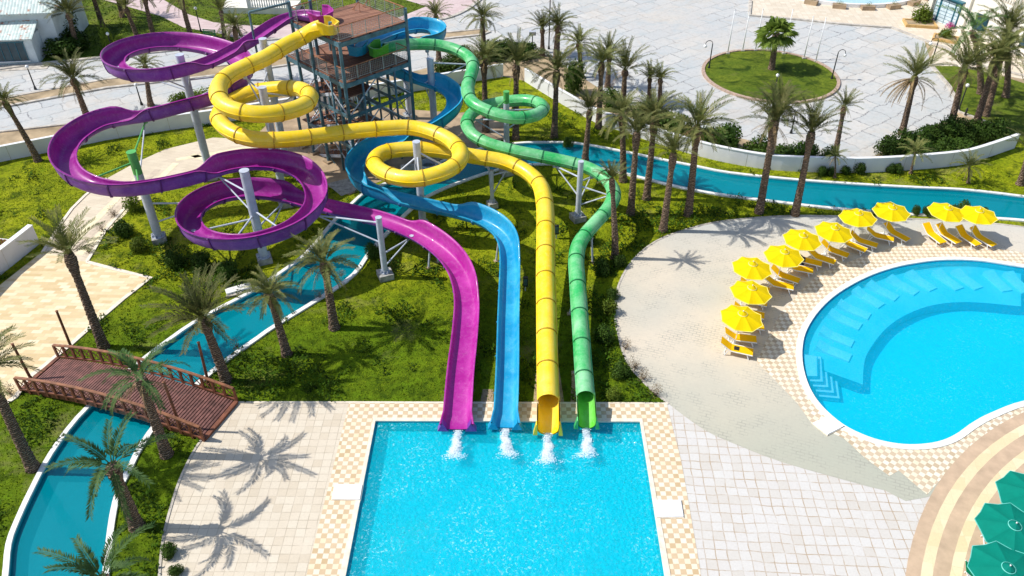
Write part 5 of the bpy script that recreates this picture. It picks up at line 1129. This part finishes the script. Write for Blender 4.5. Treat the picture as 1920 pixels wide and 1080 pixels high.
lg = [((1355, 639), (1409, 661), 'lowest yellow lounger, out in the sun with a small black cloth on it'), ((1361, 621), (1417, 637), 'second yellow lounger from the bottom, at the lower rim of the nearest umbrella'), ((1376, 598), (1431, 613), 'yellow lounger mostly hidden beneath the nearest umbrella'), ((1378, 572), (1432, 593), 'yellow lounger between the two lowest umbrellas'), ((1384, 548), (1438, 570), 'yellow lounger hidden beneath the second umbrella'), ((1391, 525), (1440, 545), 'yellow lounger between the second and third umbrella from the bottom'), ((1436, 519), (1486, 539), 'yellow lounger in front of the third umbrella, left one of its pair'), ((1449, 501), (1497, 527), 'yellow lounger in front of the third umbrella, right one of its pair'), ((1476, 490), (1520, 508), 'yellow lounger just below the towel lounger'), ((1494, 475), (1536, 495), 'yellow lounger with a navy towel over its back'), ((1521, 468), (1560, 491), 'yellow lounger left of the small gap under the fifth umbrella'), ((1545, 454), (1587, 479), 'yellow lounger between the fifth and sixth umbrella'), ((1580, 443), (1620, 469), 'yellow lounger at the right rim of the sixth umbrella'), ((1600, 438), (1640, 460), 'yellow lounger in front of the seventh umbrella, left one'), ((1633, 430), (1668, 448), 'yellow lounger touching the right rim of the seventh umbrella'), ((1668, 422), (1695, 447), 'yellow lounger under the umbrella before the gap'), ((1742, 424), (1762, 451), 'leftmost of the four loungers right of the gap'), ((1767, 425), (1790, 451), 'second of the four loungers right of the gap'), ((1803, 428), (1828, 456), 'third of the four loungers right of the gap'), ((1830, 430), (1857, 457), 'rightmost of the four loungers right of the gap')]
lproto = lounger(M['cush_y'], lg[0][2], 'yellow loungers around the round pool'); LO = []
for i, (a, b, lb) in enumerate(lg):
    o = lproto if i == 0 else copy_tree(lproto); A = at(*a, z=.8); B = at(*b, z=.35); c = (A + B) / 2; o.location = (c.x, c.y, .03); o.rotation_euler.z = math.atan2(B.y - A.y, B.x - A.x); o['label'] = lb; LO.append(o)
gl = lounger(M['cush_g'], 'x', 'green loungers under the green umbrellas')
for i, (a, b, lb) in enumerate((((1906, 933), (1960, 960), 'green lounger under the rim of the uppermost green umbrella'), ((1856, 1000), (1905, 1026), 'green lounger with white frame between the two lower green umbrellas'), ((1822, 1068), (1880, 1098), 'green lounger peeping out left of the lowest green umbrella'), ((1890, 956), (1945, 985), 'green lounger hidden beneath the middle green umbrella'))):
    o = gl if i == 0 else copy_tree(gl); A = at(*a, z=.8); B = at(*b, z=.35); c = (A + B) / 2; o.location = (c.x, c.y, .05); o.rotation_euler.z = math.atan2(B.y - A.y, B.x - A.x); o['label'] = lb
def cloth(o, x, L, wd, mat, label, cat, seed):
    rs = np.random.default_rng(seed); m = MB(); n = 9; V = []; F = []
    for i in range(n):
        for j in range(n):
            u = x + L * (i / (n - 1) - .5); v = wd * (j / (n - 1) - .5); zb = np.interp(u, [-.95, -.72, -.5, -.3, -.1, .95], [.82, .66, .5, .38, .36, .33]) + .055
            edge = max(0, abs(v) - .31); V.append((u + rs.uniform(-.02, .02), v * (1 if edge == 0 else .9), zb - edge * 1.8 + rs.uniform(0, .035)))
    for i in range(n - 1):
        for j in range(n - 1): b = i * n + j; F.append((b, b + 1, b + n + 1, b + n))
    m.v = V; m.f = F; t = m.build(cat.replace(' ', '_'), M[mat], None, True); t.location = o.location; t.rotation_euler = o.rotation_euler; tag(t, label, cat)
cloth(LO[9], -.35, .42, .95, 'cloth', 'navy towel draped over the back of a yellow lounger', 'towel', 1)
cloth(LO[0], .0, .3, .34, 'cloth_blk', 'small crumpled black cloth lying on the lowest yellow lounger', 'cloth', 2)

# ------------------------------------------------------------ lamps, flagpoles, floodlight
def lamp(base, top, label, style='globe', side=-1, mat='black'):
    b = at(*base); t = aty(top[0], top[1], b.y) - b; H_ = t.z; rt = empty('street_lamp', b, 0, label, 'lamp post', 'lamp posts'); k = max(.8, H_ / 3)
    autosmooth(MB().cyl((0, 0, 0), (0, 0, H_), .07, .05, 10).build('post', M[mat], rt)); MB().lathe([(0.13, 0), (.13, .12), (.08, .35), (.06, .36)], n=12).build('base', M[mat], rt)
    if style == 'hook':
        pts = [Vector((side * (.35 - .35 * math.cos(a)), 0, H_ + .32 * math.sin(a))) for a in [PI * i / 10 for i in range(11)]] + [Vector((side * .7, 0, H_ - .12))]
        MB().sweep(pts, [(-.025, -.025), (.025, -.025), (.025, .025), (-.025, .025)], up=Vector((0, 1, 0))).build('hook_arm', M[mat], rt)
        c = (side * .7, 0, H_ - .25)
    else: c = (0, 0, H_ + .15)
    MB().lathe([(.17 * math.sin(a), -.17 * math.cos(a)) for a in [PI * i / 8 for i in range(9)]], c, 14).build('globe', M['globe'], rt, True)
    return rt
lamp((67, 168), (51, 128), 'black lamp post on the left road near the house'); lamp((212, 97), (200, 66), 'black lamp post among the bushes of the far left lawn'); lamp((377, 60), (368, 18), 'black lamp post beside the pink path'); lamp((450, 67), (446, 34), 'black lamp post with white globe near the white balustrade')
lamp((266, 197), (253, 162), 'black lamp post behind the second purple bend')
lamp((1329, 129), (1336, 82), 'hooked lamp post at the left rim of the round lawn', 'hook', -1); lamp((1450, 181), (1456, 144), 'short lamp post with white globe at the near rim of the round lawn'); lamp((1559, 149), (1568, 99), 'hooked lamp post at the right rim of the round lawn', 'hook', 1)
lamp((1745, 121), (1758, 77), 'lamp post with globe at the corner of the forecourt', 'hook', -1); lamp((1797, 207), (1815, 163), 'black lamp post on the kerb of the right lawn'); lamp((1483, 250), (1490, 213), 'black lamp post behind the wall by the plaza bushes'); lamp((1029, 92), (1031, -25), 'very tall thin lamp post on the plaza edge at the top')
b = at(1809, 217); rt = empty('bollard', b, 0, 'short black bollard on the right lawn edge beside the hedge', 'bollard'); MB().lathe([(.09, 0), (.09, .65), (.06, .75), (0, .78)], n=12).build('body', M['black'], rt); MB().lathe([(.12, 0), (.12, .05), (.09, .06)], n=12).build('foot', M['kerb'], rt)
flags = [((1364, 102), (1375, 20)), ((1392, 97), (1403, 24)), ((1416, 96), (1429, 18)), ((1469, 102), (1482, 19)), ((1507, 111), (1525, 32)), ((1529, 117), (1546, 35))]
for (bb, tt), lb in zip(flags, ('leftmost bare white flagpole behind the round lawn', 'second white flagpole from the left behind the round lawn', 'third white flagpole, left of the fan palm crown', 'white flagpole right of the fan palm crown', 'fifth flagpole from the left, right of the round lawn top', 'rightmost bare white flagpole behind the round lawn')):
    b = at(*bb); t = aty(tt[0], tt[1], b.y) - b; rt = empty('flagpole', b, 0, lb, 'flagpole', 'bare flagpoles'); autosmooth(MB().cyl((0, 0, 0), (0, 0, t.z), .06, .04, 8).build('mast', M['white'], rt)); MB().lathe([(0, t.z + .14), (.05, t.z + .09), (.07, t.z + .03), (0, t.z)], n=8).build('finial', M['white'], rt); MB().box((0, 0, .1), (.35, .35, .2)).build('base', M['kerb'], rt)
b = at(998, 98); t = aty(1001, 65, b.y) - b; rt = empty('floodlight', b, 0, 'grey floodlight box on a black post at the plaza edge', 'floodlight'); MB().cyl((0, 0, 0), (0, 0, t.z), .06, .05, 8).build('post', M['black'], rt); MB().box((0, 0, t.z + .2), (.7, .3, .5), 0, .4).build('lamp_housing', M['steel'], rt); MB().box((0, -.16, t.z + .16), (.56, .02, .38), 0, .4).build('lens', M['globe'], rt)
# green slatted bench board on the far lawn
b = at(395, 76); rt = empty('bench', b, R(-8), 'dark green slatted bench on the far lawn above the purple loop', 'bench')
for k in range(4): MB().box((0, .12, .62 + k * .17), (1.5, .04, .11)).build('back_slat', M['steel_green' if k == 9 else 'joint_g'], rt)
for k in range(3): MB().box((0, -.35 + k * .16, .48), (1.5, .12, .04)).build('seat_slat', M['joint_g'], rt)
for s in (-1, 1): MB().bar((s * .62, .14, 0), (s * .62, .14, 1.2), .06).bar((s * .62, -.38, 0), (s * .62, -.38, .46), .06).build('leg', M['joint_g'], rt)
# river intake box and cut-out beside it
b = at(448, 545); rt = empty('intake_box', b, R(28), 'white concrete intake box on the river bank beneath the magenta loops', 'intake box')
MB().box((0, 0, .12), (1.6, .55, .24)).build('lid', M['coping_w'], rt); MB().box((-.1, .62, .03), (1.2, .5, .06)).build('grate', M['black'], rt); MB().box((0, -.4, .04), (1.8, .2, .16)).build('spout', M['kerb'], rt)
# junction boxes on posts beside the slides
for px, py, lb in ((1043, 447, 'dark control box on the grass right of the yellow tube'), (985, 545, 'dark control box on the grass beside the blue flume')):
    b = at(px, py); rt = empty('control_box', b, 0, lb, 'control box', 'control boxes'); MB().box((0, 0, .75), (.32, .22, .7)).build('cabinet', M['black'], rt); MB().bar((0, 0, 0), (0, 0, .4), .08).build('post', M['steel'], rt); MB().box((0, -.115, .78), (.24, .012, .5)).build('door', M['tower'], rt)
# pump gear under the lower yellow coil
b = at(770, 330); rt = empty('pump_unit', b, .2, 'grey pump with round housing under the lower yellow coil', 'pump')
autosmooth(MB().cyl((-.7, 0, .6), (.5, 0, .6), .45, .45, 16).build('tank', M['concrete'], rt)); MB().lathe([(.75, 0), (.8, .5), (.7, .9), (.62, .5)], (1.5, .3, 0), 18).build('round_housing', M['steel'], rt); MB().box((0, 0, .08), (3, 1.6, .16)).build('plinth', M['concrete'], rt); MB().cyl((.4, -.5, .3), (2.2, -.5, .3), .09, .09, 8).build('pipe', M['steel'], rt)

# ------------------------------------------------------------ buildings
M['stucco'] = plain('cream_stucco', (.80, .76, .66), .85, .08, .7); M['bluewall'] = plain('pale_blue_render', (.62, .69, .70), .85, .12, .8)
M['glassd'] = plain('dark_window_glass', (.02, .06, .08), .15, .3, 1); M['glassl'] = plain('pale_door_glass', (.60, .72, .78), .2, .15, 3); M['tealframe'] = plain('teal_frame', (.01, .12, .17), .4)
def rooftile():
    t = NT('pale_roof_tile'); v = t.mapping(0, (3.2, 2.2, 2.2)); sep = t.n('ShaderNodeSeparateXYZ'); t.L.new(v, sep.inputs[0])
    g = t.math('ABSOLUTE', t.math('SUBTRACT', t.math('FRACT', sep.outputs[0]), .5)); h = t.math('FRACT', t.math('ADD', sep.outputs[1], sep.outputs[2]))
    cm = t.n('ShaderNodeCombineXYZ'); t.L.new(t.math('FLOOR', sep.outputs[0]), cm.inputs[0]); t.L.new(t.math('FLOOR', t.math('ADD', sep.outputs[1], sep.outputs[2])), cm.inputs[1]); wn = t.n('ShaderNodeTexWhiteNoise', noise_dimensions='2D'); t.L.new(cm.outputs[0], wn.inputs['Vector'])
    c = t.mix(wn.outputs[0], (.50, .60, .56), (.70, .76, .70)); patch = t.ramp(t.noise(.7, 4, .7), (.52, 0), (.6, 1)); c = t.mix(t.math('MULTIPLY', patch, t.math('GREATER_THAN', wn.outputs[0], .45)), c, (.42, .20, .13))
    c = t.mix(t.ramp(g, (.0, .0), (.42, .0), (.5, .75)), c, (.18, .26, .25)); t.bump(t.math('SUBTRACT', 1, g), .8, .06); return t.fin(c, .8)
M['rooftile'] = rooftile()
# house at the upper left: annexe in front, main block with hipped roof behind
c0 = at(74, 119); hs = empty('tiled_house', c0, R(7), 'pale blue house with a patchy tiled hip roof and a dark glazed annexe', 'house')
AW, AH, AD = 9.0, 2.7, 2.4; hb = lambda nm, c, s, mt, **k: MB().box(c, s, **k).build(nm, M[mt], hs)
hb('annexe_wall', (-AW / 2, AD / 2, AH / 2), (AW, AD, AH), 'bluewall')
wn = hb('window', (-3.1, -.03, 1.35), (4.5, .10, 1.9), 'glassd')
for k in range(7): MB().box((-5.35 + k * .75, -.10, 1.35), (.06, .06, 1.9)).build('mullion', M['tealframe'], wn)
MB().box((-3.1, -.06, 2.34), (4.7, .14, .08)).build('lintel', M['tealframe'], wn); MB().box((-3.1, -.10, .36), (4.8, .22, .08)).build('sill', M['white'], wn)
m = MB(); m.add([(-AW, -.35, AH), (.3, -.35, AH), (.3, AD, AH + 1.0), (-AW, AD, AH + 1.0), (-AW, -.35, AH - .12), (.3, -.35, AH - .12), (.3, AD, AH + .86), (-AW, AD, AH + .86)], [(0, 1, 2, 3), (7, 6, 5, 4), (0, 4, 5, 1), (1, 5, 6, 2), (2, 6, 7, 3), (3, 7, 4, 0)]); m.build('annexe_roof', M['rooftile'], hs)
MW, MH, MD = 13, 4.5, 9; mx1 = 1.7
hb('main_wall', (mx1 - MW / 2, AD + MD / 2 + .002, MH / 2), (MW, MD, MH), 'bluewall')
e = .45; x0, x1, y0, y1 = mx1 - MW - e, mx1 + e, AD - e, AD + MD + e; ym = (y0 + y1) / 2
m = MB(); m.add([(x0, y0, MH), (x1, y0, MH), (x1, y1, MH), (x0, y1, MH), (x0 + 4.9, ym, MH + 2.7), (x1 - 4.9, ym, MH + 2.7), (x0, y0, MH - .15), (x1, y0, MH - .15), (x1, y1, MH - .15), (x0, y1, MH - .15)], [(0, 1, 5, 4), (1, 2, 5), (2, 3, 4, 5), (3, 0, 4), (9, 8, 7, 6), (0, 6, 7, 1), (1, 7, 8, 2), (2, 8, 9, 3), (3, 9, 6, 0)]); m.build('roof', M['rooftile'], hs)
MB().cyl((mx1 - .25, AD + 1.4, 0), (mx1 - .25, AD + 1.4, MH - .2), .05, .05, 8).build('downpipe', M['white'], hs)
hb('paving_strip', (-AW / 2 + .5, -.9, .03), (AW + 1.5, 1.6, .06), 'kerb')
# hotel facade at the upper right
p0 = at(1737, 34); p1 = at(1930, 112); dd = p1 - p0; FL = dd.length + 8; ho = empty('hotel_building', p0, math.atan2(dd.y, dd.x), 'cream hotel front with blue glazed entrance doors, pilasters and balustraded balconies', 'hotel')
HB = lambda nm, c, s, mt, par=None, **k: MB().box(c, s, **k).build(nm, M[mt], par or ho)
HB('wall', (FL / 2, 4.0, 2.2), (FL, 8, 4.4), 'stucco'); HB('upper_wall', (FL / 2, 6.0, 6.2), (FL, 3.8, 3.6), 'stucco')
dr = HB('entrance_door', (2.4, -.05, 1.45), (3.4, .12, 2.9), 'tealframe')
for k, (x, wd_) in enumerate(((1.05, .42), (1.98, .86), (2.92, .86), (3.78, .42))): HB('pane', (x, -.13, 1.4), (wd_, .03, 2.5), 'glassl', dr)
for k in range(7): HB('glazing_bar', (2.4, -.15, .35 + k * .36), (3.1, .02, .03), 'tealframe', dr)
HB('door_canopy', (2.4, -.25, 3.05), (4.1, .6, .14), 'tealframe')
for x in (.15, 4.9, 10.4, 15.8): HB('pilaster', (x, -.14, 3.9), (.55, .34, 7.8), 'stucco')
HB('window', (7.0, -.03, 1.7), (1.6, .1, 1.7), 'glassd'); HB('window', (13.0, -.03, 1.7), (1.8, .1, 1.7), 'glassd')
for x0_, x1_ in ((5.3, 10.0), (10.8, 15.4)):
    bal = HB('balustrade', ((x0_ + x1_) / 2, -.02, 5.42), (x1_ - x0_, .28, .16), 'stucco')
    for k in range(int((x1_ - x0_) / .3)): MB().lathe([(.05, 4.42), (.09, 4.6), (.05, 4.9), (.09, 5.1), (.05, 5.33)], (x0_ + .2 + k * .3, -.02, 0), 8).build('baluster', M['stucco'], bal)
    HB('balcony_opening', ((x0_ + x1_) / 2, 4.04, 6.0), (x1_ - x0_, .1, 3.0), 'glassd'); HB('balcony_floor', ((x0_ + x1_) / 2, 2.0, 4.43), (x1_ - x0_, 4.0, .05), 'terrace')
HB('doorstep', (2.4, -.7, .08), (4.6, 1.2, .16), 'terrace')
# planters on the forecourt
for px, py, w_, d_, rz, lb in ((1724, 47, 3.4, 2.0, -.2, 'low ochre edged planter holding the yellow green bush'), (1772, 75, 2.6, 1.6, -.5, 'low ochre edged planter right of the hotel door')):
    b = at(px, py); rt = empty('planter', b, rz, lb, 'planter', 'planters before the hotel'); 
    for c, s in (((0, -d_ / 2, .16), (w_, .2, .32)), ((0, d_ / 2, .16), (w_, .2, .32)), ((-w_ / 2 + .1, 0, .16), (.2, d_ - .2, .32)), ((w_ / 2 - .1, 0, .16), (.2, d_ - .2, .32))): MB().box(c, s).build('rim', M['ochre'] if 'ochre' in M else M.setdefault('ochre', plain('ochre_stone', (.60, .38, .14), .8)), rt)
    MB().box((0, 0, .1), (w_ - .42, d_ - .22, .2)).build('soil', M['soil'], rt)
for px, py, lb in ((1742, 40, 'pink flowers left of the hotel doors'), (1778, 55, 'pink flowers right of the hotel doors')):
    b = at(px, py); V, F = clump_mesh(int(px), 350, .08); o = tri_object('flower_bush', V * .7, F, M['pink'], 4); o.location = b; tag(o, lb, 'flowers')
# basin edge with planters along the top of the forecourt
bs = empty('fountain_basin', at(1560, 0), 0, 'white and pale blue basin with a low rim at the top of the forecourt', 'fountain')
bc = at(1573, -35); bR = (at(1740, -20) - bc).length * .98
m = MB().lathe([(bR, 0), (bR, .45), (bR - .4, .45), (bR - .4, .1)], bc - bs.location, 64); m.build('rim', M['white'], bs); m = MB().lathe([(bR - .4, .25), (.01, .25)], bc - bs.location, 64); m.build('basin_water', plain('pale_basin', (.45, .66, .72), .2, .1), bs)
for k in range(7):
    a = R(-125 + k * 17); p = bc + Vector((math.cos(a) * (bR + .5), math.sin(a) * (bR + .5), 0)); rt = empty('flower_box', p, a + PI / 2, ['brown flower box at the basin rim, leftmost', 'second brown flower box at the basin rim', 'third brown flower box at the basin rim', 'middle brown flower box at the basin rim', 'fifth brown flower box at the basin rim', 'sixth brown flower box at the basin rim', 'brown flower box at the basin rim, rightmost'][k], 'flower box', 'flower boxes along the basin')
    MB().box((0, 0, .25), (1.5, .8, .5)).build('box', M['brown_pad'], rt); V, F = clump_mesh(60 + k, 200, .07); o = tri_object('plants', V * np.array([.7, .35, .4]) + np.array([0, 0, .5]), F, M['shrub_lt'], 4, rt)
# white balustraded terrace at the top, left of the tower
c0 = at(467, 26); tr = empty('terrace_block', c0, R(-3), 'cream terrace with a white balustrade at the top behind the purple slide', 'terrace')
MB().box((1.0, 1.5, .35), (9, 3, .7)).build('plinth', M['stucco'], tr); MB().box((2.5, .1, 1.72), (4.4, .3, .14)).build('top_rail', M['white'], tr)
for k in range(14): MB().lathe([(.06, .7), (.11, .95), (.06, 1.3), (.09, 1.65)], (.6 + k * .29, .1, 0), 8).build('baluster', M['white'], tr)
for x in (.2, 4.8): MB().box((x, .1, 1.2), (.4, .4, 1.1)).build('pier', M['white'], tr)
for i in list(bpy.data.objects):
    if i.type == 'MESH' and i.name.startswith(('canopy',)): i.data.polygons.foreach_set('use_smooth', [False] * len(i.data.polygons))
